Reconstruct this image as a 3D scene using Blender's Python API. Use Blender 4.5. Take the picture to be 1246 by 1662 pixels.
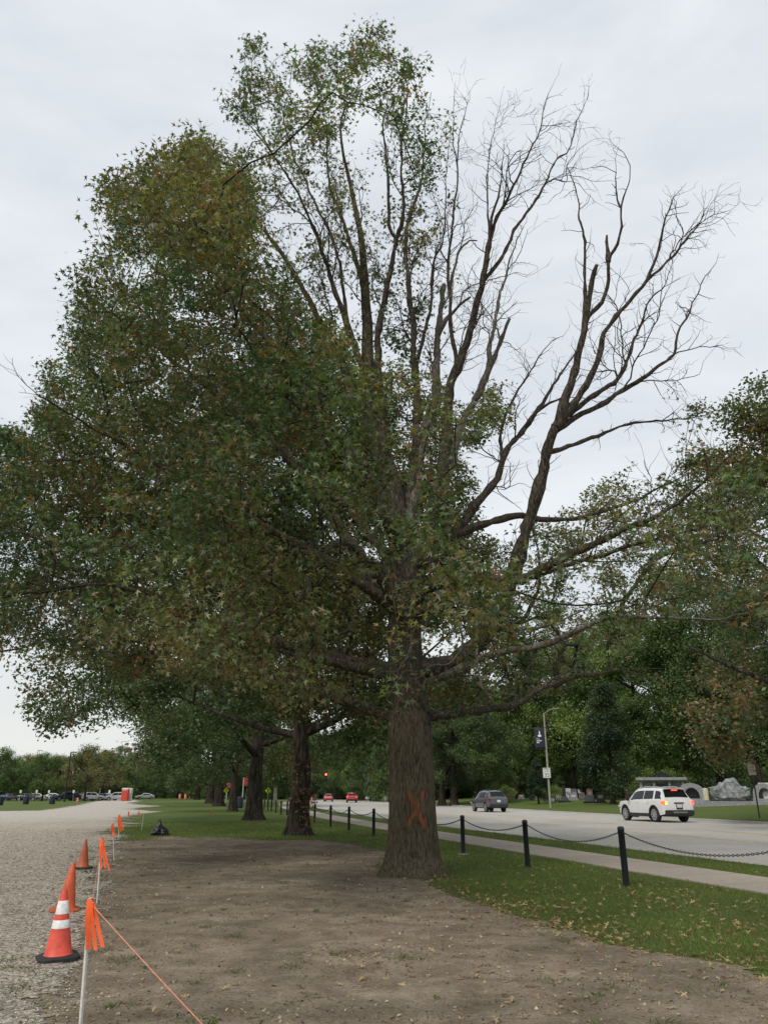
import bpy, bmesh, math, random
import numpy as np
from mathutils import Vector, Matrix, Euler

for o in list(bpy.data.objects): bpy.data.objects.remove(o)
SC = bpy.context.scene
COL = SC.collection
R = math.radians
random.seed(7)
# ------------------------------------------------------------------ camera
F, HC, HOR = 1220.0, 1.55, 1286.5           # focal length in photo pixels, eye height, horizon row
TILT = math.atan((HOR - 831) / F)
cam_d = bpy.data.cameras.new('camera'); cam = bpy.data.objects.new('camera', cam_d); COL.objects.link(cam)
cam_d.sensor_fit = 'VERTICAL'; cam_d.sensor_height = 36.0; cam_d.lens = 36.0 * F / 1662
cam_d.clip_start = 0.1; cam_d.clip_end = 6000
cam.location = (0, 0, HC); cam.rotation_euler = (R(90) + TILT, 0, 0)
SC.camera = cam
SC.render.resolution_x, SC.render.resolution_y = 767, 1024
# ------------------------------------------------------------------ sky and sun (overcast)
SUN_EL, SUN_AZ = R(48), R(212)               # azimuth measured from +Y towards +X
W = bpy.data.worlds.new('World'); SC.world = W; W.use_nodes = True
wn, wl = W.node_tree.nodes, W.node_tree.links
for n in list(wn): wn.remove(n)
w_out = wn.new('ShaderNodeOutputWorld'); w_bg = wn.new('ShaderNodeBackground')
sky = wn.new('ShaderNodeTexSky'); sky.sky_type = 'NISHITA'; sky.sun_disc = False
sky.sun_elevation = SUN_EL; sky.sun_rotation = SUN_AZ; sky.air_density = 1.0; sky.dust_density = 3.0
tc = wn.new('ShaderNodeTexCoord'); mp = wn.new('ShaderNodeMapping'); mp.inputs['Scale'].default_value = (1.0, 1.3, 3.2)
mp.inputs['Rotation'].default_value = (0, R(18), R(25))
nz = wn.new('ShaderNodeTexNoise'); nz.inputs['Scale'].default_value = 1.7; nz.inputs['Detail'].default_value = 7; nz.inputs['Roughness'].default_value = 0.56
nz.inputs['Distortion'].default_value = 0.4
cr = wn.new('ShaderNodeValToRGB')
cr.color_ramp.elements[0].position = 0.36; cr.color_ramp.elements[0].color = (4.6, 5.0, 5.45, 1)
cr.color_ramp.elements[1].position = 0.66; cr.color_ramp.elements[1].color = (6.15, 6.35, 6.55, 1)
wl.new(tc.outputs['Generated'], mp.inputs['Vector']); wl.new(mp.outputs['Vector'], nz.inputs['Vector']); wl.new(nz.outputs['Fac'], cr.inputs['Fac'])
sepw = wn.new('ShaderNodeSeparateXYZ'); wl.new(tc.outputs['Generated'], sepw.inputs[0])
hz = wn.new('ShaderNodeMapRange'); hz.inputs[1].default_value = 0.0; hz.inputs[2].default_value = 0.30; hz.inputs[3].default_value = 0.75; hz.inputs[4].default_value = 0.0
wl.new(sepw.outputs['Z'], hz.inputs[0])
mixh = wn.new('ShaderNodeMixRGB'); mixh.inputs[2].default_value = (6.1, 6.1, 5.65, 1)
wl.new(hz.outputs[0], mixh.inputs[0]); wl.new(cr.outputs['Color'], mixh.inputs[1])
mixs = wn.new('ShaderNodeMixRGB'); mixs.inputs[0].default_value = 0.93      # cloud deck over the clear sky
wl.new(sky.outputs['Color'], mixs.inputs[1]); wl.new(mixh.outputs['Color'], mixs.inputs[2])
w_bg.inputs['Strength'].default_value = 0.1
wl.new(mixs.outputs['Color'], w_bg.inputs['Color']); wl.new(w_bg.outputs[0], w_out.inputs['Surface'])
sun_d = bpy.data.lights.new('sun', 'SUN'); sun_d.energy = 1.5; sun_d.angle = R(18); sun_d.color = (1.0, 0.96, 0.9)
sun = bpy.data.objects.new('sun', sun_d); COL.objects.link(sun)
sd = Vector((math.sin(SUN_AZ) * math.cos(SUN_EL), math.cos(SUN_AZ) * math.cos(SUN_EL), math.sin(SUN_EL)))
sun.rotation_euler = sd.to_track_quat('Z', 'Y').to_euler(); sun.location = sd * 60
SC.view_settings.view_transform = 'Standard'; SC.view_settings.look = 'None'
SC.view_settings.exposure = 0.55; SC.view_settings.gamma = 1.0
SC.view_settings.use_curve_mapping = False
# ------------------------------------------------------------------ pixel -> place
def ray(x, y):
    cx, cy = (x - 623) / F, (831 - y) / F
    return (cx, math.cos(TILT) - cy * math.sin(TILT), math.sin(TILT) + cy * math.cos(TILT))
def g(x, y, z=0.0):
    r = ray(x, y); t = (z - HC) / r[2]; return Vector((r[0] * t, r[1] * t, z))
def at(x, y, Y):
    r = ray(x, y); t = Y / r[1]; return Vector((r[0] * t, Y, HC + r[2] * t))
def proj(P):
    P = np.asarray(P, float); Z = P[:, 2] - HC
    d = P[:, 1] * math.cos(TILT) + Z * math.sin(TILT); u = Z * math.cos(TILT) - P[:, 1] * math.sin(TILT)
    return np.stack([623 + F * P[:, 0] / d, 831 - F * u / d], 1)
AZ = R(-15.37)                                     # the road runs this way
DX, DY = math.sin(AZ), math.cos(AZ); NX, NY = DY, -DX
def bend(u):                                       # the road swings gently to the right with distance
    return 0.0 if u < 30 else (0.0009 * (u - 30) ** 2 if u < 250 else 43.56 + 0.396 * (u - 250))
def slope(u): return 0.0 if u < 30 else min(0.396, 0.0018 * (u - 30))
def wuvs(u, v, z=0.0): return Vector((u * DX + v * NX, u * DY + v * NY, z))
def wuv(u, v, z=0.0): return wuvs(u, v + bend(u), z)
def touv(p):
    u = p[0] * DX + p[1] * DY; return (u, p[0] * NX + p[1] * NY - bend(u))
ROADZ = -0.10; V0, V1 = 13.45, 32.6
def zt(v): return 0.0 if v < V1 else max(0.0, min(0.62, (v - V1 - 0.3) * 0.045))
def gz(x, y):                                      # ground hit on the rising verge across the road
    z = 0.0
    for i in range(12):
        p = g(x, y, z); z = 0.5 * z + 0.5 * zt(touv(p)[1])
    return g(x, y, z)
# ------------------------------------------------------------------ noise
def _h(ix, iy, iz, s):
    n = (ix * 374761393 + iy * 668265263 + iz * 2147483647 + s * 974711) & 0xffffffff
    n = ((n ^ (n >> 13)) * 1274126177) & 0xffffffff
    n = ((n ^ (n >> 16)) * 2246822519) & 0xffffffff
    return ((n ^ (n >> 15)) & 0xffffff) / float(0xffffff)
def vnoise(P, s=0):
    P = np.asarray(P, float); I = np.floor(P).astype(np.int64); f = P - I; f = f * f * (3 - 2 * f)
    out = 0
    for a in (0, 1):
        for b in (0, 1):
            for c in (0, 1):
                w = (f[:, 0] if a else 1 - f[:, 0]) * (f[:, 1] if b else 1 - f[:, 1]) * (f[:, 2] if c else 1 - f[:, 2])
                out = out + w * _h(I[:, 0] + a, I[:, 1] + b, I[:, 2] + c, s)
    return out
def fbm(P, s=0, o=3):
    P = np.asarray(P, float); t = 0; a = 0.5; tot = 0
    for i in range(o): t = t + a * vnoise(P * 2 ** i, s + i * 17); tot += a; a *= 0.5
    return t / tot
# ------------------------------------------------------------------ object helpers
def tag(o, label=None, cat=None, group=None, kind=None):
    if label: o['label'] = label
    if cat: o['category'] = cat
    if group: o['group'] = group
    if kind: o['kind'] = kind
    return o
def empty(name, loc=(0, 0, 0), rz=0.0):
    o = bpy.data.objects.new(name, None); COL.objects.link(o); o.location = loc; o.rotation_euler = (0, 0, rz); o.empty_display_size = 0.2
    return o
def link(name, me, parent=None):
    o = bpy.data.objects.new(name, me); COL.objects.link(o)
    if parent: o.parent = parent
    return o
def copy_tree(o, parent=None):
    c = o.copy(); COL.objects.link(c)
    if parent: c.parent = parent
    for ch in list(o.children):
        copy_tree(ch, c)
    return c
def np_mesh(name, V, Fc, mat=None, smooth=False, colors=None, attrs=None):
    V = np.asarray(V, np.float32); Fc = np.asarray(Fc, np.int32); k = Fc.shape[1]
    me = bpy.data.meshes.new(name); me.vertices.add(len(V)); me.vertices.foreach_set('co', V.ravel())
    me.loops.add(Fc.size); me.loops.foreach_set('vertex_index', Fc.ravel())
    me.polygons.add(len(Fc)); me.polygons.foreach_set('loop_start', np.arange(0, Fc.size, k, dtype=np.int32))
    me.polygons.foreach_set('loop_total', np.full(len(Fc), k, np.int32))
    if smooth: me.polygons.foreach_set('use_smooth', np.ones(len(Fc), bool))
    if colors is not None:
        a = me.attributes.new('Col', 'FLOAT_COLOR', 'POINT'); c = np.ones((len(V), 4), np.float32); c[:, :3] = colors; a.data.foreach_set('color', c.ravel())
    for nme, arr in (attrs or {}).items():
        a = me.attributes.new(nme, 'FLOAT', 'POINT'); a.data.foreach_set('value', np.asarray(arr, np.float32))
    me.update(calc_edges=True); me.validate()
    if mat: me.materials.append(mat)
    return me
class MB:
    """collects shapes, build() links them as one mesh object"""
    def __init__(s): s.v = []; s.f = []; s.m = []
    def add(s, vs, fs, mi=0):
        b = len(s.v); s.v += [tuple(p) for p in vs]; s.f += [tuple(i + b for i in f) for f in fs]; s.m += [mi] * len(fs); return s
    def box(s, c, d, rz=0.0, taper=1.0, mi=0, M=None):
        hx, hy, hz = d[0] / 2, d[1] / 2, d[2] / 2; vs = []
        for z in (-1, 1):
            t = taper if z > 0 else 1.0
            for x, y in ((-1, -1), (1, -1), (1, 1), (-1, 1)):
                p = Vector((x * hx * t, y * hy * t, z * hz))
                if rz: p.rotate(Euler((0, 0, rz)))
                if M is not None: p = M @ p
                vs.append(p + Vector(c))
        return s.add(vs, [(3, 2, 1, 0), (4, 5, 6, 7), (0, 1, 5, 4), (1, 2, 6, 5), (2, 3, 7, 6), (3, 0, 4, 7)], mi)
    def tube(s, pts, rad, n=8, mi=0, cap=True, squash=1.0):
        pts = [Vector([float(c) for c in p]) for p in pts]; rad = [float(q) for q in rad] if hasattr(rad, '__len__') else [rad] * len(pts)
        rings = []; prev = None
        for i, p in enumerate(pts):
            d = (pts[min(i + 1, len(pts) - 1)] - pts[max(i - 1, 0)]).normalized()
            if prev is None:
                a = Vector((0, 0, 1)) if abs(d.z) < 0.9 else Vector((1, 0, 0)); x = d.cross(a).normalized()
            else:
                x = (prev - d * prev.dot(d)).normalized()
            prev = x; y = d.cross(x)
            rings.append([p + rad[i] * (math.cos(2 * math.pi * k / n) * x + squash * math.sin(2 * math.pi * k / n) * y) for k in range(n)])
        vs = [q for r_ in rings for q in r_]; fs = []
        for i in range(len(pts) - 1):
            for k in range(n):
                fs.append((i * n + k, i * n + (k + 1) % n, (i + 1) * n + (k + 1) % n, (i + 1) * n + k))
        if cap: fs += [tuple(reversed(range(n))), tuple(range((len(pts) - 1) * n, len(pts) * n))]
        return s.add(vs, fs, mi)
    def lathe(s, prof, n=20, c=(0, 0, 0), axis='z', mi=0, M=None):
        vs = []; fs = []
        for r_, z in prof:
            for k in range(n):
                a = 2 * math.pi * k / n; p = Vector((r_ * math.cos(a), r_ * math.sin(a), z))
                if axis == 'y': p = Vector((p.x, p.z, p.y))
                if axis == 'x': p = Vector((p.z, p.x, p.y))
                if M is not None: p = M @ p
                vs.append(p + Vector(c))
        m = len(prof)
        for i in range(m - 1):
            for k in range(n): fs.append((i * n + k, i * n + (k + 1) % n, (i + 1) * n + (k + 1) % n, (i + 1) * n + k))
        fs += [tuple(reversed(range(n))), tuple(range((m - 1) * n, m * n))]
        return s.add(vs, fs, mi)
    def prism(s, poly, y0, y1, M=None, c=(0, 0, 0), mi=0):      # poly in x,z; extruded along y
        n = len(poly); vs = []
        for y in (y0, y1):
            for (x, z) in poly:
                p = Vector((x, y, z)); p = M @ p if M is not None else p; vs.append(p + Vector(c))
        fs = [tuple(range(n)), tuple(reversed(range(n, 2 * n)))] + [(i, i + n, (i + 1) % n + n, (i + 1) % n) for i in range(n)]
        return s.add(vs, fs, mi)
    def mesh(s, name, mats, smooth=None, bevel=0.0):
        me = bpy.data.meshes.new(name); me.from_pydata(s.v, [], s.f)
        for m in (mats if isinstance(mats, (list, tuple)) else [mats]): me.materials.append(m)
        me.polygons.foreach_set('material_index', s.m)
        bm = bmesh.new(); bm.from_mesh(me); bmesh.ops.recalc_face_normals(bm, faces=bm.faces)
        if bevel: bmesh.ops.bevel(bm, geom=list(bm.edges), offset=bevel, segments=2, affect='EDGES', clamp_overlap=True)
        bm.to_mesh(me); bm.free()
        if smooth is not None:
            me.polygons.foreach_set('use_smooth', [True] * len(me.polygons))
            me.set_sharp_from_angle(angle=R(smooth))
        return me
    def build(s, name, mats, parent=None, smooth=None, bevel=0.0): return link(name, s.mesh(name, mats, smooth, bevel), parent)
# ------------------------------------------------------------------ materials
def newmat(name):
    m = bpy.data.materials.new(name); m.use_nodes = True
    return m, m.node_tree.nodes, m.node_tree.links, m.node_tree.nodes['Principled BSDF']
def coordmap(n, l, scale, obj='Object', sc3=(1, 1, 1)):
    t = n.new('ShaderNodeTexCoord'); mm = n.new('ShaderNodeMapping'); mm.inputs['Scale'].default_value = [scale * k for k in sc3]
    l.new(t.outputs[obj], mm.inputs['Vector']); return mm.outputs['Vector']
def noise(n, l, vec, scale, detail=4, rough=0.55, dist=0.0):
    z = n.new('ShaderNodeTexNoise'); z.inputs['Scale'].default_value = scale; z.inputs['Detail'].default_value = detail; z.inputs['Roughness'].default_value = rough; z.inputs['Distortion'].default_value = dist
    if vec is not None: l.new(vec, z.inputs['Vector'])
    return z.outputs['Fac']
def ramp(n, l, fac, stops):
    c = n.new('ShaderNodeValToRGB'); e = c.color_ramp.elements
    while len(e) < len(stops): e.new(0.5)
    for k, (p, col) in enumerate(stops): e[k].position = p; e[k].color = (*col, 1)
    l.new(fac, c.inputs['Fac']); return c.outputs['Color']
def mix(n, l, fac, a, b, mode='MIX'):
    m = n.new('ShaderNodeMixRGB'); m.blend_type = mode
    for i, x in enumerate((fac, a, b)):
        if hasattr(x, 'is_linked'): l.new(x, m.inputs[i])
        elif i == 0: m.inputs[0].default_value = x
        else: m.inputs[i].default_value = (*x, 1)
    return m.outputs['Color']
def bump(n, l, h, dist, strength, b):
    q = n.new('ShaderNodeBump'); q.inputs['Distance'].default_value = dist; q.inputs['Strength'].default_value = strength
    l.new(h, q.inputs['Height']); l.new(q.outputs['Normal'], b.inputs['Normal'])
def M_plain(name, col, rough=0.6, var=0.25, scale=6.0, bmp=0.0, metal=0.0, coat=0.0, spec=None, space='Object'):
    m, n, l, b = newmat(name)
    v = coordmap(n, l, 1.0, space)
    f = noise(n, l, v, scale, 5)
    lo = [c * (1 - var) for c in col]; hi = [min(1, c * (1 + var)) for c in col]
    l.new(ramp(n, l, f, [(0.3, lo), (0.7, hi)]), b.inputs['Base Color'])
    b.inputs['Roughness'].default_value = rough; b.inputs['Metallic'].default_value = metal
    if coat: b.inputs['Coat Weight'].default_value = coat; b.inputs['Coat Roughness'].default_value = 0.05
    if spec is not None: b.inputs['Specular IOR Level'].default_value = spec
    if bmp: bump(n, l, noise(n, l, v, scale * 6, 6), bmp, 0.6, b)
    return m
def M_leaf(name, rough=0.42, trans=0.30):
    m, n, l, b = newmat(name)
    a = n.new('ShaderNodeAttribute'); a.attribute_name = 'Col'
    l.new(a.outputs['Color'], b.inputs['Base Color']); b.inputs['Roughness'].default_value = rough; b.inputs['Specular IOR Level'].default_value = 0.5 if trans else 0.1
    t = n.new('ShaderNodeBsdfTranslucent'); hs = n.new('ShaderNodeMixRGB'); hs.blend_type = 'MULTIPLY'; hs.inputs[0].default_value = 1; hs.inputs[2].default_value = (1.6, 1.7, 0.7, 1)
    l.new(a.outputs['Color'], hs.inputs[1]); l.new(hs.outputs[0], t.inputs['Color'])
    ms = n.new('ShaderNodeMixShader'); ms.inputs[0].default_value = trans
    l.new(b.outputs[0], ms.inputs[1]); l.new(t.outputs[0], ms.inputs[2]); l.new(ms.outputs[0], n['Material Output'].inputs['Surface'])
    return m
def M_bark(name, c0, c1, vs=(9, 9, 1.6), paint=False):
    m, n, l, b = newmat(name)
    v = coordmap(n, l, 1.0, 'Object', vs)
    f1 = noise(n, l, v, 1.6, 7, 0.65, 0.6); v2 = coordmap(n, l, 1.0); f2 = noise(n, l, v2, 1.3, 4)
    col = ramp(n, l, f1, [(0.36, [c * 0.35 for c in c0]), (0.5, c0), (0.68, c1)])
    col = mix(n, l, 0.55, col, ramp(n, l, f2, [(0.3, (0.55, 0.58, 0.45)), (0.7, (1.25, 1.2, 1.15))]), 'MULTIPLY')
    if paint:
        a = n.new('ShaderNodeAttribute'); a.attribute_name = 'paint'
        mr = n.new('ShaderNodeMath'); mr.operation = 'MULTIPLY'; l.new(a.outputs['Fac'], mr.inputs[0])
        rr = n.new('ShaderNodeMapRange'); rr.inputs[1].default_value = 0.30; rr.inputs[2].default_value = 0.50; l.new(f1, rr.inputs[0])
        l.new(rr.outputs[0], mr.inputs[1])
        col = mix(n, l, mr.outputs[0], col, (0.36, 0.10, 0.035))
        e = n.new('ShaderNodeAttribute'); e.attribute_name = 'moss'
        col = mix(n, l, e.outputs['Fac'], col, (0.075, 0.085, 0.03))
    l.new(col, b.inputs['Base Color']); b.inputs['Roughness'].default_value = 0.95; b.inputs['Specular IOR Level'].default_value = 0.1
    bump(n, l, f1, 0.06, 1.0, b)
    return m
MAT = {}
MAT['leaf'] = M_leaf('leaf_surface'); MAT['grassblade'] = M_leaf('grass_blade', 0.6, 0.35); MAT['dryleaf'] = M_leaf('dry_leaf', 0.8, 0.15)
MAT['bark'] = M_bark('oak_bark', (0.11, 0.092, 0.067), (0.19, 0.16, 0.118), (20, 20, 3.6), paint=True)
MAT['limb'] = M_bark('limb_bark', (0.07, 0.058, 0.046), (0.16, 0.135, 0.11), (14, 14, 4))
MAT['dead'] = M_bark('dead_wood', (0.15, 0.13, 0.115), (0.27, 0.245, 0.22), (14, 14, 5))
MAT['darkbark'] = M_bark('dark_bark', (0.045, 0.038, 0.030), (0.10, 0.085, 0.07), (6, 6, 1.2))
MAT['black_metal'] = M_plain('black_powder_coat', (0.007, 0.008, 0.012), 0.5, 0.3, 8)
MAT['chain'] = M_plain('chain_metal', (0.014, 0.015, 0.02), 0.5, 0.3, 20)
MAT['white_paint'] = M_plain('white_weathered_paint', (0.62, 0.62, 0.60), 0.6, 0.12, 30)
MAT['orange'] = M_plain('orange_ribbon', (0.95, 0.13, 0.03), 0.6, 0.1, 12)
MAT['rubber'] = M_plain('black_rubber', (0.02, 0.02, 0.02), 0.8, 0.3, 10)

# ================================================================== GROUND
def poly_sd(pts, poly):                             # signed distance to a polygon, + inside
    pts = np.asarray(pts, float); q = np.asarray(poly, float); n = len(q)
    d = np.full(len(pts), 1e9); ins = np.zeros(len(pts), bool)
    for i in range(n):
        a, b = q[i], q[(i + 1) % n]; e = b - a; w = pts - a
        t = np.clip((w @ e) / max(1e-9, e @ e), 0, 1); d = np.minimum(d, np.hypot(*(w - t[:, None] * e).T))
        c = ((a[1] > pts[:, 1]) != (b[1] > pts[:, 1]))
        xs = (b[0] - a[0]) * (pts[:, 1] - a[1]) / (b[1] - a[1] + 1e-12) + a[0]
        ins ^= c & (pts[:, 0] < xs)
    return np.where(ins, d, -d)
def M_grass():
    m, n, l, b = newmat('mown_grass')
    v = coordmap(n, l, 1.0)
    f0 = noise(n, l, v, 0.22, 4); f1 = noise(n, l, v, 1.7, 5); f2 = noise(n, l, v, 40, 6, 0.7)
    col = ramp(n, l, f2, [(0.25, (0.045, 0.065, 0.015)), (0.5, (0.085, 0.120, 0.028)), (0.8, (0.14, 0.17, 0.05))])
    col = mix(n, l, 0.6, col, ramp(n, l, f1, [(0.3, (0.8, 0.8, 0.75)), (0.7, (1.2, 1.15, 1.0))]), 'MULTIPLY')
    pat = n.new('ShaderNodeMapRange'); pat.inputs[1].default_value = 0.56; pat.inputs[2].default_value = 0.74; pat.inputs[4].default_value = 0.55; l.new(f0, pat.inputs[0])
    col = mix(n, l, pat.outputs[0], col, (0.13, 0.115, 0.06))
    l.new(col, b.inputs['Base Color']); b.inputs['Roughness'].default_value = 0.9; b.inputs['Specular IOR Level'].default_value = 0.15
    bump(n, l, f2, 0.05, 0.8, b); return m
MAT['grass'] = M_grass()
# the lawn sheet, running to the horizon; it dips under the road and rises on the far verge
us = [-60, -20, 0, 10, 20] + list(range(30, 400, 8)) + [420, 500, 700, 900, 1600, 3000]
vs_ = [-3000, -900, -300, -120, -60, -30, -15, -5, 0, 4, 8, 12, V0 - 0.17, V0 - 0.16, V1 + 0.17, V1 + 0.18, 34, 36, 38, 41, 44, 46.7, 50, 60, 90, 150, 400, 1200, 3000]
gv, gf = [], []
for v in vs_:
    for u in us:
        z = zt(v) if v > V1 + 0.17 else 0.0
        if V0 - 0.165 < v < V1 + 0.175: z = -0.5
        gv.append(wuv(u, v, z))
nu = len(us)
for j in range(len(vs_) - 1):
    for i in range(nu - 1): gf.append((j * nu + i, (j + 1) * nu + i, (j + 1) * nu + i + 1, j * nu + i + 1))
tag(link('lawn', np_mesh('lawn', gv, gf, MAT['grass'], True)), kind='structure')

def M_soil():
    m, n, l, b = newmat('bare_soil')
    v = coordmap(n, l, 1.0)
    f0 = noise(n, l, v, 0.35, 4, 0.6, 0.4); f1 = noise(n, l, v, 2.2, 6, 0.6, 0.5); f2 = noise(n, l, v, 28, 7, 0.72); f3 = noise(n, l, v, 110, 4, 0.7)
    col = ramp(n, l, f1, [(0.28, (0.142, 0.113, 0.082)), (0.5, (0.22, 0.18, 0.136)), (0.75, (0.32, 0.267, 0.205))])
    col = mix(n, l, 0.8, col, ramp(n, l, f0, [(0.32, (0.58, 0.57, 0.55)), (0.68, (1.38, 1.36, 1.30))]), 'MULTIPLY')
    col = mix(n, l, 0.85, col, ramp(n, l, f2, [(0.3, (0.5, 0.5, 0.5)), (0.48, (1, 1, 1)), (0.72, (1.5, 1.48, 1.42))]), 'MULTIPLY')
    col = mix(n, l, 0.6, col, ramp(n, l, f3, [(0.3, (0.6, 0.6, 0.6)), (0.75, (1.45, 1.43, 1.4))]), 'MULTIPLY')
    l.new(col, b.inputs['Base Color']); b.inputs['Roughness'].default_value = 0.95; b.inputs['Specular IOR Level'].default_value = 0.1
    bump(n, l, f2, 0.03, 0.9, b)
    soft_edge(n, l, b, v, 7.0); return m
def soft_edge(n, l, b, v, sc):
    a = n.new('ShaderNodeAttribute'); a.attribute_name = 'edge'
    f = noise(n, l, v, sc, 5, 0.65); th = n.new('ShaderNodeMath'); th.operation = 'GREATER_THAN'
    mr = n.new('ShaderNodeMapRange'); mr.inputs[1].default_value = 0.28; mr.inputs[2].default_value = 0.72; l.new(f, mr.inputs[0])
    l.new(a.outputs['Fac'], th.inputs[0]); l.new(mr.outputs[0], th.inputs[1])
    tr = n.new('ShaderNodeBsdfTransparent'); ms = n.new('ShaderNodeMixShader')
    l.new(th.outputs[0], ms.inputs[0]); l.new(tr.outputs[0], ms.inputs[1]); l.new(b.outputs[0], ms.inputs[2])
    l.new(ms.outputs[0], n['Material Output'].inputs['Surface'])
def M_gravel():
    m, n, l, b = newmat('crushed_gravel')
    v = coordmap(n, l, 1.0)
    vo = n.new('ShaderNodeTexVoronoi'); vo.inputs['Scale'].default_value = 30; l.new(v, vo.inputs['Vector'])
    f0 = noise(n, l, v, 0.25, 5, 0.6, 0.5); f1 = noise(n, l, v, 1.5, 5, 0.6); f2 = noise(n, l, v, 45, 6, 0.75)
    sep = n.new('ShaderNodeSeparateColor'); l.new(vo.outputs['Color'], sep.inputs[0])
    col = ramp(n, l, sep.outputs[0], [(0.0, (0.20, 0.166, 0.128)), (0.5, (0.365, 0.315, 0.255)), (1.0, (0.63, 0.57, 0.485))])
    col = mix(n, l, 0.7, col, ramp(n, l, f2, [(0.3, (0.55, 0.55, 0.55)), (0.7, (1.4, 1.4, 1.38))]), 'MULTIPLY')
    col = mix(n, l, 0.8, col, ramp(n, l, f1, [(0.3, (0.82, 0.80, 0.78)), (0.7, (1.15, 1.15, 1.14))]), 'MULTIPLY')
    a = n.new('ShaderNodeAttribute'); a.attribute_name = 'fresh'          # paler new stone laid at the far end
    col = mix(n, l, a.outputs['Fac'], col, mix(n, l, 0.4, col, (0.52, 0.50, 0.46)))
    l.new(col, b.inputs['Base Color']); b.inputs['Roughness'].default_value = 0.95; b.inputs['Specular IOR Level'].default_value = 0.1
    bump(n, l, f2, 0.03, 0.9, b); soft_edge(n, l, b, v, 5.0); return m
SOIL_PX = [(1330, 1600), (1246, 1580), (1170, 1566), (1100, 1553), (1000, 1530), (900, 1503), (820, 1478), (750, 1455), (700, 1434), (660, 1424), (625, 1415), (625, 1398), (640, 1388), (605, 1375), (560, 1370), (520, 1364), (450, 1364), (350, 1360), (270, 1358), (215, 1366), (175, 1374)]
soil = [g(x, y).xy for x, y in SOIL_PX] + [Vector(p) for p in ((-9.5, 24), (-6.6, 18.0), (-4.9, 12.5), (-3.9, 9.0), (-2.9, 6.3), (-2.3, 4.3), (-2.0, 3.0), (4.5, 3.0), (5.2, 6.2))]
GRAV_PX = [(202, 1294.5), (205, 1297), (232, 1300), (215, 1303), (224, 1306), (270, 1308.5), (232, 1311), (214, 1314), (272, 1317.5), (225, 1322), (206, 1330), (218, 1338), (196, 1350), (192, 1364)]
grav = [g(x, y).xy for x, y in GRAV_PX] + [Vector(p) for p in ((-7.0, 21.5), (-6.0, 18), (-4.2, 12.5), (-3.3, 9.0), (-2.4, 6.3), (-1.9, 4.3), (-1.6, 3.0), (-12, 3.0), (-60, 5), (-70, 60))] + [g(x, y).xy for x, y in [(-60, 1319), (0, 1316.5), (60, 1316), (100, 1311), (128, 1306), (152, 1301), (180, 1297)]]
def sheet(name, poly, xs_fn, rows, z0, mat, edge_w, relief, extra=None, flat=None):
    V, idx = [], {}
    ncol = xs_fn
    pts = []
    for y in rows:
        for a in ncol: pts.append((a * y, y))
    pts = np.array(pts); s = poly_sd(pts, poly)
    jit = (fbm(np.c_[pts * 0.7, np.zeros(len(pts))], 3) - 0.5)
    dist = np.hypot(pts[:, 0], pts[:, 1])
    s2 = s + jit * np.clip(dist * 0.05, 0.5, 2.5) + 0.35 * (vnoise(np.c_[pts * 2.6, np.zeros(len(pts))], 14) - 0.5)
    w = np.clip(edge_w * dist / 14.0, edge_w * 0.6, edge_w * 4)
    e = np.clip(s2 / w + 0.35, 0, 1.05)
    rel = relief * (fbm(np.c_[pts * 1.6, np.zeros(len(pts))], 9, 4) - 0.5) * np.clip(s / 0.8, 0, 1)
    if flat is not None: rel = rel * np.clip(-poly_sd(pts, flat) / 1.2, 0, 1)
    z = z0 + np.maximum(rel, -z0 + 0.004)
    nc = len(ncol); keep = (e > 0).reshape(len(rows), nc)
    cell = keep[:-1, :-1] | keep[1:, :-1] | keep[:-1, 1:] | keep[1:, 1:]
    jj, ii = np.nonzero(cell)
    F4 = np.stack([jj * nc + ii, jj * nc + ii + 1, (jj + 1) * nc + ii + 1, (jj + 1) * nc + ii], 1)
    used, inv = np.unique(F4.ravel(), return_inverse=True)
    at_ = {'edge': e[used]}
    if extra is not None: at_['fresh'] = extra(pts[used])
    return link(name, np_mesh(name, np.c_[pts, z][used], inv.reshape(-1, 4), mat, True, None, at_))
MAT['soil'] = M_soil(); MAT['gravel'] = M_gravel()
rows = [4.2]
while rows[-1] < 36: rows.append(rows[-1] * 1.009 + 0.01)
tag(sheet('bare_soil', soil, np.linspace(-0.85, 0.85, 260), rows, 0.012, MAT['soil'], 0.35, 0.035, None, grav), kind='structure')
rows = [4.2]
while rows[-1] < 260: rows.append(rows[-1] * 1.014 + 0.01)
def fresh(p):
    return np.clip((np.hypot(p[:, 0], p[:, 1]) - 42) / 14.0 + (fbm(np.c_[p * 0.2, p[:, :1] * 0], 4) - 0.5) * 1.5, 0, 1)
tag(sheet('gravel_lot', grav, np.linspace(-1.0, -0.15, 220), rows, 0.018, MAT['gravel'], 0.6, 0.006, fresh), kind='structure')
# ------------------------------------------------------------------ road, kerbs, pavement, markings
def M_concrete(name, base, joint=None):
    m, n, l, b = newmat(name)
    v = coordmap(n, l, 1.0); f0 = noise(n, l, v, 0.3, 5, 0.6, 0.4); f1 = noise(n, l, v, 5, 6, 0.65); f2 = noise(n, l, v, 60, 4, 0.7)
    lo = [c * 0.72 for c in base]; hi = [c * 1.15 for c in base]
    col = mix(n, l, 0.5, ramp(n, l, f0, [(0.3, lo), (0.7, hi)]), ramp(n, l, f1, [(0.3, lo), (0.7, hi)]))
    col = mix(n, l, 0.4, col, ramp(n, l, f2, [(0.3, (0.75, 0.75, 0.75)), (0.7, (1.2, 1.2, 1.2))]), 'MULTIPLY')
    l.new(col, b.inputs['Base Color']); b.inputs['Roughness'].default_value = 0.85; b.inputs['Specular IOR Level'].default_value = 0.25
    bump(n, l, f2, 0.01, 0.5, b); return m
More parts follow.
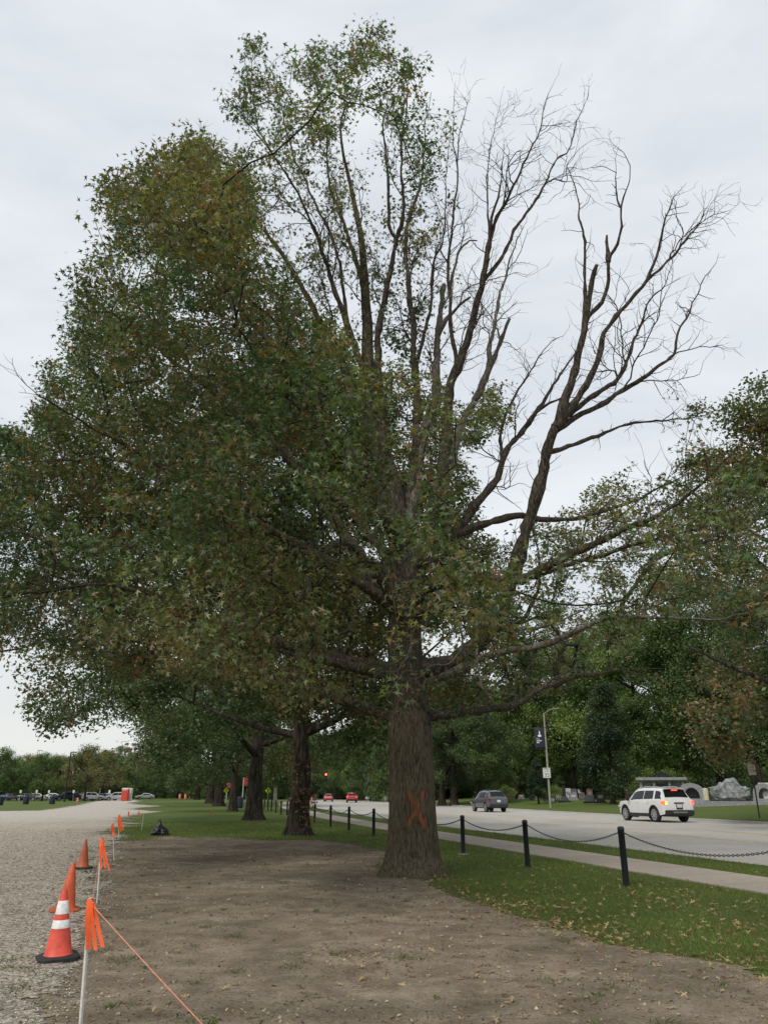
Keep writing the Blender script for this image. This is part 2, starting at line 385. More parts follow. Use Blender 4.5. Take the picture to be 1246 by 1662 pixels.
MAT['road'] = M_concrete('road_concrete', (0.42, 0.395, 0.35)); MAT['walk'] = M_concrete('pavement_concrete', (0.38, 0.325, 0.265)); MAT['kerb'] = M_concrete('kerb_concrete', (0.40, 0.375, 0.34))
def strip(v0, v1, z, u0=-30, u1=900, n=110):
    ks = [u0 + (u1 - u0) * (k / n) ** 2 for k in range(n + 1)]
    V = [wuv(u, v, z) for u in ks for v in (v0, v1)]
    return V, [(2 * i, 2 * i + 1, 2 * i + 3, 2 * i + 2) for i in range(n)]
road = tag(link('road', np_mesh('road', *strip(V0, V1, ROADZ), MAT['road'])), kind='structure')
def slab(name, v0, v1, z0, z1, mat, u0=-30, u1=900, bev=0.02, kind='structure', parent=None):
    mb = MB(); n = 90; ks = [u0 + (u1 - u0) * (k / n) ** 2 for k in range(n + 1)]
    prof = [(v0, z0), (v0, z1 - bev), (v0 + bev, z1), (v1 - bev, z1), (v1, z1 - bev), (v1, z0)]
    V = [wuv(u, a, b) for u in ks for a, b in prof]; Fc = []
    for i in range(n):
        for k in range(5): Fc.append((i * 6 + k, i * 6 + k + 1, (i + 1) * 6 + k + 1, (i + 1) * 6 + k))
    o = link(name, np_mesh(name, V, Fc, mat), parent)
    if kind: tag(o, kind=kind)
    return o
slab('kerb', V0 - 0.16, V0 + 0.02, -0.4, 0.012, MAT['kerb']); slab('kerb', V1 - 0.02, V1 + 0.16, -0.4, 0.02, MAT['kerb'])
# pavement slabs: one per 1.5 m bay near by, then one long run
MAT['slab_gap'] = M_plain('pavement_joint', (0.08, 0.07, 0.06), 0.95)
walk = tag(link('pavement', np_mesh('pavement', *strip(9.55, 11.35, 0.006), MAT['slab_gap'])), kind='structure')
sm = MB(); sm.box((0, 0, 0), (1.488, 1.8, 0.05)); slab_me = sm.mesh('paving_slab', MAT['walk'], None, 0.008)
for k in range(34):
    o = link('paving_slab', slab_me, walk); o.location = wuv(6.0 + 1.5 * k, 10.45, 0.0); o.rotation_euler = (0, 0, R(90) - AZ - math.atan(slope(6.0 + 1.5 * k)))
long_ = strip(9.55, 11.35, 0.025, 56.26, 900); link('paving_run', np_mesh('paving_run', *long_, MAT['walk']), walk)
MAT['yellow'] = M_plain('worn_yellow_marking', (0.50, 0.36, 0.10), 0.7, 0.35, 3); MAT['whitem'] = M_plain('worn_white_marking', (0.46, 0.45, 0.42), 0.7, 0.2, 2)
def mark(u0, u1, v, w, mat, n=1):
    V, Fc = strip(v - w / 2, v + w / 2, ROADZ + 0.004, u0, u1, n); link('lane_marking', np_mesh('lane_marking', V, Fc, mat), road)
for v in (20.35, 24.6): mark(-30, 700, v, 0.14, MAT['yellow'], 90)
for k in range(26):
    for v in (20.65, 24.3): mark(4 + 12 * k, 7.2 + 12 * k, v, 0.14, MAT['yellow'])
    for v in (16.9, 28.4): mark(8 + 12 * k, 11.2 + 12 * k, v, 0.12, MAT['whitem'])
# storm drain mouth in the far kerb
p = gz(968, 1324); u_, v_ = touv(p)
mb = MB(); mb.box((0, 0, 0), (1.5, 0.04, 0.12)); d_ = mb.build('storm_drain', MAT['rubber']); d_.location = wuv(u_, V1 - 0.03, -0.045); d_.rotation_euler = (0, 0, R(90) - AZ)
tag(d_, 'dark storm drain slot in the far kerb of the road', 'drain')
# ================================================================== TREES
OAK_T = (np.array([(0, 0, 0), (.45, .13, .05), (1, 0, -.08), (.45, -.13, .05), (.18, .04, .02), (.62, .46, 0), (.45, .1, .03), (.18, -.04, .02), (.62, -.46, 0), (.45, -.1, .03)]),
         np.array([(0, 1, 2), (0, 2, 3), (4, 5, 6), (7, 9, 8)]))
FAR_T = (np.array([(0, 0, 0), (.5, .30, .07), (1, 0, -.08), (.5, -.30, .07)]), np.array([(0, 2, 1), (0, 3, 2)]))
def leaf_mesh(name, C, colr, size, rng, tmpl=OAK_T, mat=None, up=0.55):
    N = len(C); T, TF = tmpl
    d = rng.normal(size=(N, 3)); d[:, 2] = d[:, 2] * 0.6 - 0.35; d /= np.linalg.norm(d, axis=1)[:, None]
    nn = rng.normal(size=(N, 3)); nn[:, 2] += up * 2; nn -= d * (nn * d).sum(1)[:, None]; nn /= np.linalg.norm(nn, axis=1)[:, None]
    b = np.cross(nn, d)
    V = C[:, None, :] + size[:, None, None] * (T[None, :, 0:1] * d[:, None] + T[None, :, 1:2] * b[:, None] + T[None, :, 2:3] * nn[:, None])
    k = len(T); Fc = (np.arange(N) * k)[:, None, None] + TF[None]
    return np_mesh(name, V.reshape(-1, 3), Fc.reshape(-1, 3), mat or MAT['leaf'], False, np.repeat(colr, k, 0))
def edge_mesh(name, A, B, ra, rb, sides, mat):
    d = B - A; L = np.linalg.norm(d, axis=1)[:, None]; d = d / np.maximum(L, 1e-6)
    ref = np.where(np.abs(d[:, 2:3]) < 0.9, np.array([[0, 0, 1.0]]), np.array([[1.0, 0, 0]]))
    x = np.cross(d, ref); x /= np.linalg.norm(x, axis=1)[:, None]; y = np.cross(d, x)
    V = []
    for P, r_ in ((A - d * ra[:, None] * 0.4, ra), (B + d * rb[:, None] * 0.4, rb)):
        for k in range(sides):
            t = 2 * math.pi * k / sides; V.append(P + r_[:, None] * (math.cos(t) * x + math.sin(t) * y))
    V = np.stack(V, 1); n = len(A); base = (np.arange(n) * 2 * sides)[:, None]
    Fc = np.concatenate([base + np.array([[k, (k + 1) % sides, sides + (k + 1) % sides, sides + k]]) for k in range(sides)], 0)
    return np_mesh(name, V.reshape(-1, 3), Fc, mat, True)
def grow(nodes, par, plen, pts, bf=0.22, dmax=9.0):
    """attach every point to the growing skeleton (shortest link, balanced against path length)"""
    n0 = len(nodes); N = n0 + 2 * len(pts); P = np.zeros((N, 3)); P[:n0] = nodes; L = np.zeros(N); L[:n0] = plen
    parent = np.full(N, -1); parent[:n0] = par; n = n0
    dmin = np.empty(len(pts))
    for i in range(0, len(pts), 500):
        dmin[i:i + 500] = np.sqrt(((pts[i:i + 500, None] - nodes[None]) ** 2).sum(2)).min(1)
    rg = np.random.default_rng(5); ends = []
    for i in np.argsort(dmin):
        p = pts[i]; dd = P[:n] - p; D = np.sqrt(np.einsum('ij,ij->i', dd, dd)); j = int(np.argmin(D + bf * L[:n]))
        D_ = D[j]
        if D_ > dmax: continue
        mid = (P[j] + p) * 0.5 + rg.normal(size=3) * D_ * 0.08; mid[2] += D_ * 0.05
        P[n] = mid; parent[n] = j; L[n] = L[j] + D_ * 0.5; P[n + 1] = p; parent[n + 1] = n; L[n + 1] = L[n] + D_ * 0.5; ends.append(n + 1); n += 2
    return P[:n], parent[:n], n0, np.array(ends), L[:n]
def pipe(P, parent, n0, tip, ex=2.2):
    n = len(P); acc = np.zeros(n)
    for i in range(n - 1, n0 - 1, -1):
        if acc[i] == 0: acc[i] = tip ** ex
        acc[parent[i]] += acc[i]
    return acc ** (1 / ex)
def palette(rng, C, seed, stops, fs=0.35, tints=()):
    """colour per leaf: spatial patches between stops, plus odd leaves of other colours"""
    f = fbm(C * fs, seed, 3); f = np.clip((f - 0.5) * 2.6 + 0.5 + rng.normal(size=len(C)) * 0.16, 0, 1)
    S = np.array(stops); x = f * (len(S) - 1); i = np.clip(x.astype(int), 0, len(S) - 2); t = (x - i)[:, None]
    c = S[i] * (1 - t) + S[i + 1] * t
    for k, (prob, colr, sc, th) in enumerate(tints):
        m = (fbm(C * sc, seed + 31 + k * 7, 2) > th) & (rng.random(len(C)) < prob); c[m] = np.array(colr)
    return c * rng.uniform(0.72, 1.3, (len(C), 1))
def catmull(pts, step):
    pts = [np.asarray(p, float) for p in pts]; q = [2 * pts[0] - pts[1]] + pts + [2 * pts[-1] - pts[-2]]; out = []
    for i in range(1, len(q) - 2):
        n = max(1, int(np.linalg.norm(q[i + 1] - q[i]) / step))
        for k in range(n):
            t = k / n; a, b, c, d = q[i - 1], q[i], q[i + 1], q[i + 2]
            out.append(0.5 * ((2 * b) + (c - a) * t + (2 * a - 5 * b + 4 * c - d) * t * t + (-a + 3 * b - 3 * c + d) * t ** 3))
    out.append(pts[-1]); return np.array(out)
def trunk_mesh(name, path, radf, mat, flare=True, sides=80, step=0.05, seed=1, rid=0.014, marks=None):
    """bark-ridged trunk along a path with root flare"""
    P = catmull(path, step); n = len(P); zz = P[:, 2]; th = np.linspace(0, 2 * math.pi, sides, endpoint=False)
    Z, T = np.meshgrid(zz, th, indexing='ij')
    r = np.interp(Z, *radf)
    but = 0.5 + 0.5 * np.cos(T * 5 + 0.7 + 0.5 * np.sin(T * 2)); r = r * (1 + (0.22 * but - 0.08) * np.exp(-np.maximum(Z, 0) / 0.30) if flare else 1)
    q = np.c_[(np.cos(T) * 7).ravel(), (np.sin(T) * 7).ravel(), (Z * 1.5).ravel()]
    rd = fbm(q, seed, 3).reshape(Z.shape); q2 = np.c_[(np.cos(T) * 1.3).ravel(), (np.sin(T) * 1.3).ravel(), (Z * 0.8).ravel()]
    r = r * (1 + 0.10 * (fbm(q2, seed + 5, 2).reshape(Z.shape) - 0.5)) + rid * 4 * (rd - 0.5)
    X = P[:, 0:1] + r * np.cos(T); Y = P[:, 1:2] + r * np.sin(T)
    V = np.stack([X, Y, Z], 2).reshape(-1, 3); idx = np.arange(n * sides).reshape(n, sides); nx = np.roll(idx, -1, 1)
    Fc = np.stack([idx[:-1], nx[:-1], nx[1:], idx[1:]], 2).reshape(-1, 4)
    at_ = {'paint': np.zeros(len(V)), 'moss': np.clip(0.75 - V[:, 2] / 0.25, 0, 0.6) * vnoise(V * 5, 8)}
    if marks: at_['paint'] = marks(V)
    return np_mesh(name, V, Fc, mat, True, None, at_)
# ------------------------------------------------------------------ the big half-dead oak
TB = g(671, 1424); TX, TY = TB.x, TB.y + 0.35
OAK = {}
def limb_pts(px, Y0, Y1):
    n = len(px); return [np.array(at(x, y, Y0 + (Y1 - Y0) * (i / (n - 1)) ** 1.15)) for i, (x, y) in enumerate(px)]
LIMBS = [  # key, parent, photo trace, base radius, tip radius, depth drift (m), wood, twig style
 ('T', None, [(667, 1180), (660, 1090), (656, 1000), (655, 930), (648, 860), (632, 780), (612, 690), (597, 600), (594, 487), (587, 388), (576, 335), (552, 205), (573, 155), (587, 124), (615, 46)], .43, .01, 0.4, 'limb', 1),
 ('R1', 'T', [(660, 1095), (735, 1075), (788, 1030), (812, 985), (830, 935), (850, 880), (866, 825), (881, 768), (888, 723), (907, 682), (926, 622), (943, 558), (951, 506), (959, 465), (967, 429)], .175, .05, -2.0, 'limb', 2),
 ('R1a', 'R1', [(945, 545), (947, 465), (949, 412), (947, 384), (939, 347), (937, 323), (925, 282), (919, 270)], .05, .008, .7, 'limb', 2),
 ('R1b', 'R1', [(951, 512), (975, 492), (984, 465), (986, 425), (1000, 396), (1006, 368), (1008, 339), (1020, 291), (1020, 270), (1008, 246), (998, 236)], .06, .006, -1.2, 'limb', 2),
 ('R1b2', 'R1b', [(1008, 339), (1000, 315), (996, 282), (975, 270), (961, 272)], .02, .006, .6, 'limb', 2),
 ('R1s', 'R1b', [(986, 425), (984, 400), (984, 382)], .035, .028, .1, 'limb', 0),
 ('R1c', 'R1', [(900, 694), (931, 655), (951, 627), (967, 587), (984, 542), (1000, 514), (1024, 485), (1049, 453), (1065, 416), (1073, 384), (1077, 360), (1093, 319)], .085, .014, -1.5, 'limb', 2),
 ('R1c2', 'R1c', [(1049, 453), (1085, 424), (1113, 388), (1134, 364), (1146, 337)], .045, .008, .9, 'limb', 2),
 ('R1d', 'R1', [(902, 692), (931, 664), (971, 636), (1000, 615), (1020, 579), (1040, 526), (1053, 489), (1077, 465), (1089, 431)], .07, .008, 2.2, 'limb', 2),
 ('R1e', 'R1', [(894, 708), (935, 676), (984, 652), (1024, 623), (1065, 595), (1093, 575), (1101, 538), (1118, 506), (1138, 457), (1158, 432)], .07, .008, 1.0, 'limb', 2),
 ('R1f', 'R1', [(888, 735), (900, 731), (945, 716), (993, 699), (1038, 686), (1128, 677), (1158, 667)], .06, .008, 2.5, 'limb', 2),
 ('R2', 'T', [(656, 960), (690, 920), (732, 871), (769, 823), (806, 775), (820, 735), (850, 695), (878, 655), (911, 603), (935, 571)], .14, .02, 2.6, 'limb', 2),
 ('R2b', 'R2', [(814, 748), (812, 700), (833, 644), (866, 595), (890, 558), (915, 542)], .05, .006, 1.2, 'limb', 2),
 ('R2c', 'R2', [(850, 695), (880, 660), (915, 644), (925, 630)], .045, .02, -.6, 'limb', 2),
 ('R3', 'T', [(656, 985), (691, 957), (720, 942), (757, 936), (800, 943), (846, 938), (883, 923), (937, 895), (1004, 862), (1060, 840), (1120, 800), (1184, 738)], .17, .012, -3.5, 'limb', 1),
 ('R4', 'R2', [(732, 871), (787, 849), (840, 836), (885, 842), (945, 839), (1042, 806), (1117, 768)], .10, .012, 3.0, 'limb', 1),
 ('R5', 'T', [(660, 1110), (740, 1090), (817, 1056), (885, 1045), (956, 1015), (1004, 1000), (1072, 1004), (1161, 1006), (1244, 985)], .10, .01, -3.0, 'dead', 2),
 ('R6', 'R1', [(800, 1012), (844, 1008), (866, 970), (873, 945), (870, 880), (862, 839)], .05, .01, -1.2, 'limb', 1),
 ('R7', 'R5', [(1004, 1000), (1027, 951), (1079, 899), (1124, 884), (1176, 869), (1210, 839), (1250, 800)], .05, .008, -.8, 'limb', 2),
 ('R8', 'T', [(664, 1172), (720, 1160), (776, 1152), (828, 1145), (900, 1110), (980, 1090), (1060, 1085)], .11, .012, 3.0, 'limb', 1),
 ('R9', 'R3', [(720, 942), (760, 975), (800, 1010), (850, 1020), (900, 1010), (980, 975)], .06, .008, -1.0, 'dead', 2),
 ('R10', 'R1', [(827, 945), (900, 925), (980, 900), (1080, 870), (1180, 850), (1250, 830)], .06, .008, -1.5, 'limb', 2),
 ('D1', 'T', [(662, 1110), (662, 1060), (668, 1040), (655, 1075), (640, 1090)], .03, .008, -4.0, 'dead', 2),
 ('D2', 'R3', [(700, 955), (740, 1005), (750, 1045), (735, 1075), (700, 1080), (680, 1100)], .035, .006, -3.6, 'dead', 2),
 ('D3', 'R9', [(765, 985), (775, 1060), (780, 1110), (790, 1120), (840, 1130)], .035, .006, -3.0, 'dead', 2),
 ('U1', 'T', [(655, 930), (690, 880), (712, 800), (725, 720), (727, 657), (732, 620), (747, 587), (765, 517), (777, 480), (783, 465), (789, 420), (801, 364), (821, 331), (837, 291), (858, 246), (874, 213), (882, 173), (890, 150)], .18, .007, -2.0, 'limb', 2),
 ('U1b', 'U1', [(784, 458), (813, 420), (837, 368), (862, 335), (882, 299), (902, 258), (923, 242), (935, 201), (951, 161), (955, 142)], .05, .006, 1.5, 'limb', 2),
 ('U1c', 'U1', [(795, 385), (797, 356), (813, 303), (814, 266)], .03, .012, -.6, 'limb', 2),
 ('U1d', 'U1', [(789, 420), (793, 384), (791, 282), (801, 209), (811, 173)], .03, .005, -.8, 'limb', 2),
 ('U2', 'U1', [(700, 845), (730, 760), (751, 687), (769, 654), (788, 617), (797, 554), (810, 480), (817, 457), (833, 404), (848, 368)], .11, .012, 3.0, 'dead', 2),
 ('U2s', 'U2', [(769, 656), (802, 580), (826, 517)], .06, .04, -.8, 'dead', 0),
 ('U3', 'T', [(655, 900), (670, 800), (688, 701), (706, 657), (708, 602), (714, 517), (720, 462)], .15, .06, 1.5, 'dead', 0),
 ('U3b', 'U3', [(712, 545), (735, 505), (763, 482)], .045, .03, -.6, 'dead', 0),
 ('U4', 'U1', [(736, 610), (740, 580), (729, 535), (729, 494), (727, 441), (732, 371), (743, 282), (737, 229), (735, 190), (737, 152)], .055, .006, -1.2, 'limb', 2),
 ('U4b', 'U4', [(742, 290), (745, 220), (755, 180), (762, 148)], .025, .005, .4, 'limb', 2),
 ('U4c', 'U4', [(729, 480), (732, 455), (746, 406), (760, 388), (774, 390)], .035, .02, .4, 'dead', 0),
 ('U5', 'T', [(655, 880), (672, 760), (676, 680), (673, 602), (671, 524), (665, 494), (658, 406), (665, 353), (682, 300), (689, 254), (689, 212), (700, 150)], .13, .008, 2.6, 'limb', 1),
 ('U5b', 'U5', [(675, 600), (700, 494), (702, 429), (720, 385), (723, 300), (730, 230)], .05, .007, .8, 'limb', 2),
 ('U6', 'T', [(642, 830), (625, 740), (618, 650), (612, 560), (619, 500), (633, 441), (644, 388), (654, 353), (651, 282), (652, 229), (665, 106)], .12, .008, -2.5, 'limb', 1),
 ('U6b', 'U6', [(642, 392), (630, 364), (630, 282), (622, 226), (622, 190), (640, 120)], .04, .007, -.6, 'limb', 1),
 ('U8', 'T', [(596, 560), (587, 459), (555, 353), (538, 311), (532, 258), (529, 198), (505, 100)], .07, .008, 2.0, 'limb', 1),
 ('U9', 'T', [(612, 690), (575, 560), (538, 459), (527, 417), (495, 335), (471, 290), (442, 251), (416, 219), (386, 177)], .10, .008, -3.0, 'limb', 1),
 ('U9b', 'U9', [(442, 251), (424, 215), (411, 159), (409, 131), (411, 64)], .03, .006, .5, 'limb', 1),
 ('U10', 'U9', [(570, 540), (545, 406), (506, 318), (481, 261), (464, 212), (453, 159), (432, 110)], .05, .007, 2.0, 'limb', 1),
 ('L1', 'T', [(632, 780), (580, 650), (540, 560), (480, 450), (420, 360), (360, 290), (330, 230)], .12, .012, 2.0, 'limb', 1),
 ('L2', 'T', [(648, 860), (590, 760), (520, 660), (440, 560), (350, 450), (270, 360), (210, 310)], .13, .012, -2.5, 'limb', 1),
 ('L3', 'T', [(655, 965), (599, 942), (580, 901), (554, 861), (500, 780), (420, 700), (300, 600), (180, 510), (130, 470)], .15, .012, 1.0, 'limb', 1),
 ('L4', 'T', [(656, 1000), (560, 930), (440, 860), (300, 780), (160, 700), (60, 640)], .15, .012, -4.0, 'limb', 1),
 ('L5', 'T', [(660, 1085), (560, 1070), (470, 1060), (417, 1022), (380, 981), (330, 900), (250, 830), (120, 780), (20, 760)], .12, .012, 2.5, 'limb', 1),
 ('L6', 'T', [(660, 1100), (560, 1080), (430, 1040), (300, 980), (180, 950), (60, 960), (-40, 980)], .12, .012, -5.0, 'limb', 1),
 ('L7', 'T', [(664, 1168), (639, 1166), (580, 1143), (480, 1110), (380, 1080), (260, 1050), (140, 1030), (60, 1045)], .13, .012, 1.0, 'limb', 1),
 ('L8', 'T', [(655, 1010), (630, 960), (590, 900), (550, 880), (510, 920), (480, 980)], .12, .012, -7.0, 'limb', 1),
 ('L9', 'T', [(652, 900), (600, 800), (520, 700), (460, 640)], .12, .02, -6.0, 'limb', 1),
 ('L10', 'T', [(650, 870), (680, 800), (700, 760), (690, 700)], .12, .02, 6.0, 'limb', 1),
 ('L11', 'T', [(655, 940), (560, 820), (450, 720), (380, 640)], .12, .02, 6.0, 'limb', 1),
 ('L12', 'T', [(656, 1010), (700, 985), (760, 940), (790, 900)], .11, .02, -5.5, 'limb', 1),
]
oak = empty('oak_tree', (TX, TY, 0)); O0 = np.array([TX, TY, 0.0])
tag(oak, 'large half-dead pin oak with bare upper limbs and an orange X painted on its trunk', 'tree')
rngm = np.random.default_rng(11)
def x_marks(V):                                     # two crossing spray strokes on the camera side of the trunk
    W_ = V + O0; px = proj(W_); front = V[:, 1] < 0.05; m = np.zeros(len(V))
    for a, b, w in (((663, 1288), (689, 1340), 4.4), ((686, 1286), (677, 1312), 4.2), ((678, 1310), (661, 1337), 3.2)):
        a, b = np.array(a, float), np.array(b, float); e = b - a; q = px - a; t = np.clip((q @ e) / (e @ e), 0, 1)
        d = np.hypot(*(q - t[:, None] * e).T) + (vnoise(V * 22, 3) - 0.5) * 3.0
        m = np.maximum(m, np.clip((w - d) / 2.0, 0, 1))
    return m * front * (0.25 + 0.75 * vnoise(V * 9, 6))
tp = [np.array((0, 0.02, -0.12)), np.array((0, 0.0, 0.35)), np.array(at(670, 1330, TY)) - O0, np.array(at(667, 1250, TY)) - O0, np.array(at(665, 1180, TY)) - O0, np.array(at(661, 1130, TY)) - O0]
link('trunk', trunk_mesh('trunk', tp, ([-.12, 0, .15, .35, .7, 1.2, 2.0, 2.8, 3.1, 3.5], [.74, .70, .62, .54, .50, .475, .455, .445, .41, .30]), MAT['bark'], True, 220, 0.03, 2, 0.019, x_marks), oak)
nodes, npar, nlen, nrad, tw = [], [], [], [], []    # skeleton for foliage
twigA, twigB, twra, twrb, sprig, twd = [], [], [], [], [], []
DEADW = [False]
def twig(p, d, L, r, depth, rng):
    n = max(2, int(L / 0.13)); q = p.copy(); dirn = d / np.linalg.norm(d)
    for k in range(n):
        dirn = dirn + rng.normal(size=3) * 0.21 + np.array([0, 0, 0.05]); dirn /= np.linalg.norm(dirn)
        e = q + dirn * L / n; f0 = r * (1 - 0.6 * k / n); f1 = r * (1 - 0.6 * (k + 1) / n)
        twigA.append(q.copy()); twigB.append(e.copy()); twra.append(f0); twrb.append(f1); twd.append(DEADW[0])
        if depth > 0 and k > 0 and rng.random() < 0.55:
            s = rng.normal(size=3); s -= dirn * (s @ dirn); s /= np.linalg.norm(s)
            twig(e, dirn * 0.75 + s * 0.8, L * rng.uniform(0.25, 0.6), max(f1 * 0.7, 0.0045), depth - 1, rng)
        q = e
paths = {}; first_node = {}
for key, par, px, r0, r1, dY, wood, style in LIMBS:
    if par is None: pts = limb_pts(px, TY, TY + dY)
    else:
        pp = paths[par][0]; pr = proj(pp + O0); j = int(np.argmin(np.hypot(pr[:, 0] - px[0][0], pr[:, 1] - px[0][1])))
        Y0 = pp[j, 1] + TY; pts = limb_pts(px, Y0, Y0 + dY); pts[0] = pp[j] + O0
        r0 = min(r0, paths[par][1][j] * 0.9)
    loc = [p - O0 for p in pts]
    C = catmull(loc, 0.16); n = len(C); t = np.linspace(0, 1, n)
    wob = (np.stack([fbm(np.c_[C * 1.3 + 50 * k, ][:, :3], 20 + k, 2) for k in range(3)], 1) - 0.5) * 0.10
    wob = wob + (np.stack([vnoise(C * 4.5 + 31 * k, 60 + k) for k in range(3)], 1) - 0.5) * 0.055 * (r0 < 0.3)
    C = C + wob * np.minimum(1, t * 6)[:, None] * np.where(t > 0.97, 0.5, 1)[:, None]
    rad = (r0 * (1 - t) ** (1.9 if par is None else 1.15) + r1) * (1 + 0.12 * rngm.normal(size=n) * (r0 < 0.2)); rad = np.maximum(rad, 0.005)
    paths[key] = (C, rad)
    lm = MB(); lm.tube(C, list(rad), 8 if r0 > 0.06 else 6)
    nm = 'central_leader' if key == 'T' else ('dead_branch' if wood == 'dead' else 'limb')
    link(nm, lm.mesh(nm, MAT[wood], 60), oak)
    base = len(nodes); DEADW[0] = wood == 'dead' or (key in ('R7', 'R8', 'R10', 'R4', 'R6'))
    if par is not None:
        pp = paths[par][0]; j = int(np.argmin(np.linalg.norm(pp - C[0], axis=1))); pj = first_node[par] + j
    else: pj = -1
    first_node[key] = base
    if par is None:
        dl = 0.0
    else: dl = nlen[pj]
    for i in range(n):
        nodes.append(C[i]); npar.append(pj if i == 0 else base + i - 1); dl += 0 if i == 0 else np.linalg.norm(C[i] - C[i - 1]); nlen.append(dl); nrad.append(rad[i])
    if style == 2:
        for i in range(int(n * 0.30), n):
            if rngm.random() < 0.045 and rad[i] > 0.014:
                d = C[min(i + 1, n - 1)] - C[max(i - 1, 0)]; d /= np.linalg.norm(d) + 1e-9; s = rngm.normal(size=3); s -= d * (s @ d); s /= np.linalg.norm(s)
                twig(C[i], d * 1.0 + s * 0.55 + np.array([0, 0, .2]), rngm.uniform(0.8, 2.4) * (1.15 - 0.75 * i / n), min(0.022, rad[i] * 0.6), 3, rngm)
            if rngm.random() < 0.25: twig(C[i], rngm.normal(size=3) + np.array([0, 0, .3]), rngm.uniform(0.05, 0.16), min(.014, rad[i] * .7), 0, rngm)   # broken spurs
            if rngm.random() < 0.55:
                d = C[min(i + 1, n - 1)] - C[max(i - 1, 0)]; d /= np.linalg.norm(d) + 1e-9
                s = rngm.normal(size=3); s -= d * (s @ d); s /= np.linalg.norm(s)
                twig(C[i], d * 0.7 + s * 0.9, rngm.uniform(0.15, 0.75), min(0.012, rad[i] * 0.7), 2, rngm)
        if r1 < 0.03: twig(C[-1], C[-1] - C[-2], 0.5, rad[-1], 2, rngm)
    if (key[0] == 'U' and key not in ('U9b', 'U4b', 'U6b', 'U10')) or key in ('T', 'L1', 'R2', 'R3', 'R4', 'R5', 'R7', 'R8', 'R9', 'R10', 'R1d', 'R1e'):   # long thin upright side shoots
        for i in range(int(n * (0.45 if key == 'T' else 0.30)), int(n * (0.92 if key != 'T' else 0.8))):
            if rngm.random() < 0.085:
                d = C[min(i + 1, n - 1)] - C[max(i - 1, 0)]; d /= np.linalg.norm(d) + 1e-9; s = rngm.normal(size=3); s -= d * (s @ d); s /= np.linalg.norm(s); k0 = len(twigB)
                twig(C[i], d + s * 0.42 + np.array([0, 0, .25]), rngm.uniform(1.6, 3.6) * (1.2 - 0.8 * i / n), min(0.024, rad[i] * 0.6), 2, rngm)
                if style == 1: sprig += twigB[k0:]
    if style == 1:
        for i in range(int(n * 0.35), n):
            if rngm.random() < 0.25:
                d = C[min(i + 1, n - 1)] - C[max(i - 1, 0)]; s = rngm.normal(size=3)
                twig(C[i], d / np.linalg.norm(d) + s * 0.6, rngm.uniform(0.3, 1.1), 0.010, 1, rngm)
nodes = np.array(nodes); nlen = np.array(nlen); npar = np.array(npar)
# foliage points: a crown of revolution round the trunk, kept where the crown is leafy
RZ = ([0, 1.9, 2.6, 4, 8, 12, 16, 20, 23, 24.6], [0, 0, 6.5, 9.6, 10.6, 9.8, 7.6, 5.2, 3.2, 0.5])
LEAFY = [(-60, 740), (-20, 712), (40, 690), (75, 640), (45, 600), (100, 565), (115, 500), (135, 435), (180, 415), (178, 300), (240, 295), (250, 255), (320, 215), (350, 225), (360, 265), (385, 240), (415, 285), (430, 330), (425, 380), (440, 420), (480, 470), (560, 550), (600, 600), (640, 610), (715, 630), (735, 690), (740, 740), (765, 790), (730, 850), (770, 880), (830, 890), (870, 1000), (860, 1080), (835, 1140), (760, 1150), (690, 1178), (620, 1182), (540, 1165), (480, 1150), (380, 1110), (250, 1085), (140, 1075), (140, 1040), (60, 1045), (-60, 1070), (-60, 945), (50, 915), (60, 890), (-60, 880)]
THIN = [([(415, 285), (470, 215), (560, 210), (640, 250), (740, 250), (735, 420), (725, 560), (715, 640), (640, 610), (560, 550), (470, 470), (430, 380)], 0.22),
        ([(830, 890), (870, 850), (950, 800), (1010, 770), (1060, 775), (1120, 765), (1200, 740), (1260, 760), (1260, 1000), (1100, 1000), (1000, 1060), (900, 1130), (840, 1120)], 0.30),
        ([(715, 640), (800, 650), (830, 690), (800, 720), (770, 780), (740, 740)], 0.35)]
TUFTS = [(430, 160, 42, .55), (398, 172, 36, .6), (410, 78, 20, .9), (405, 130, 20, .5), (438, 108, 16, .3), (490, 108, 26, 1), (530, 112, 38, 1), (565, 120, 46, 1), (605, 62, 30, 1), (612, 100, 38, 1), (590, 135, 36, .9), (520, 80, 18, .9), (525, 165, 26, .6), (665, 110, 26, .7), (703, 108, 16, .6), (668, 150, 26, .6), (672, 190, 38, .5), (708, 212, 38, .6), (692, 258, 36, .5), (735, 226, 16, .8), (482, 195, 42, .7), (450, 232, 40, .5), (590, 180, 25, .3), (620, 180, 30, .5), (800, 655, 34, .7), (760, 690, 40, .7), (1128, 668, 18, .6), (480, 1125, 45, 1.6), (540, 1140, 45, 1.6), (600, 1155, 36, 1.6), (650, 1140, 40, 1.6), (700, 1140, 40, 1.6), (750, 1125, 40, 1.4), (810, 1110, 42, 1.0), (860, 1095, 35, .8), (632, 1168, 24, 2.2), (690, 1165, 26, 2.2), (660, 1160, 24, 2.0)]
rng = np.random.default_rng(21); keep = []
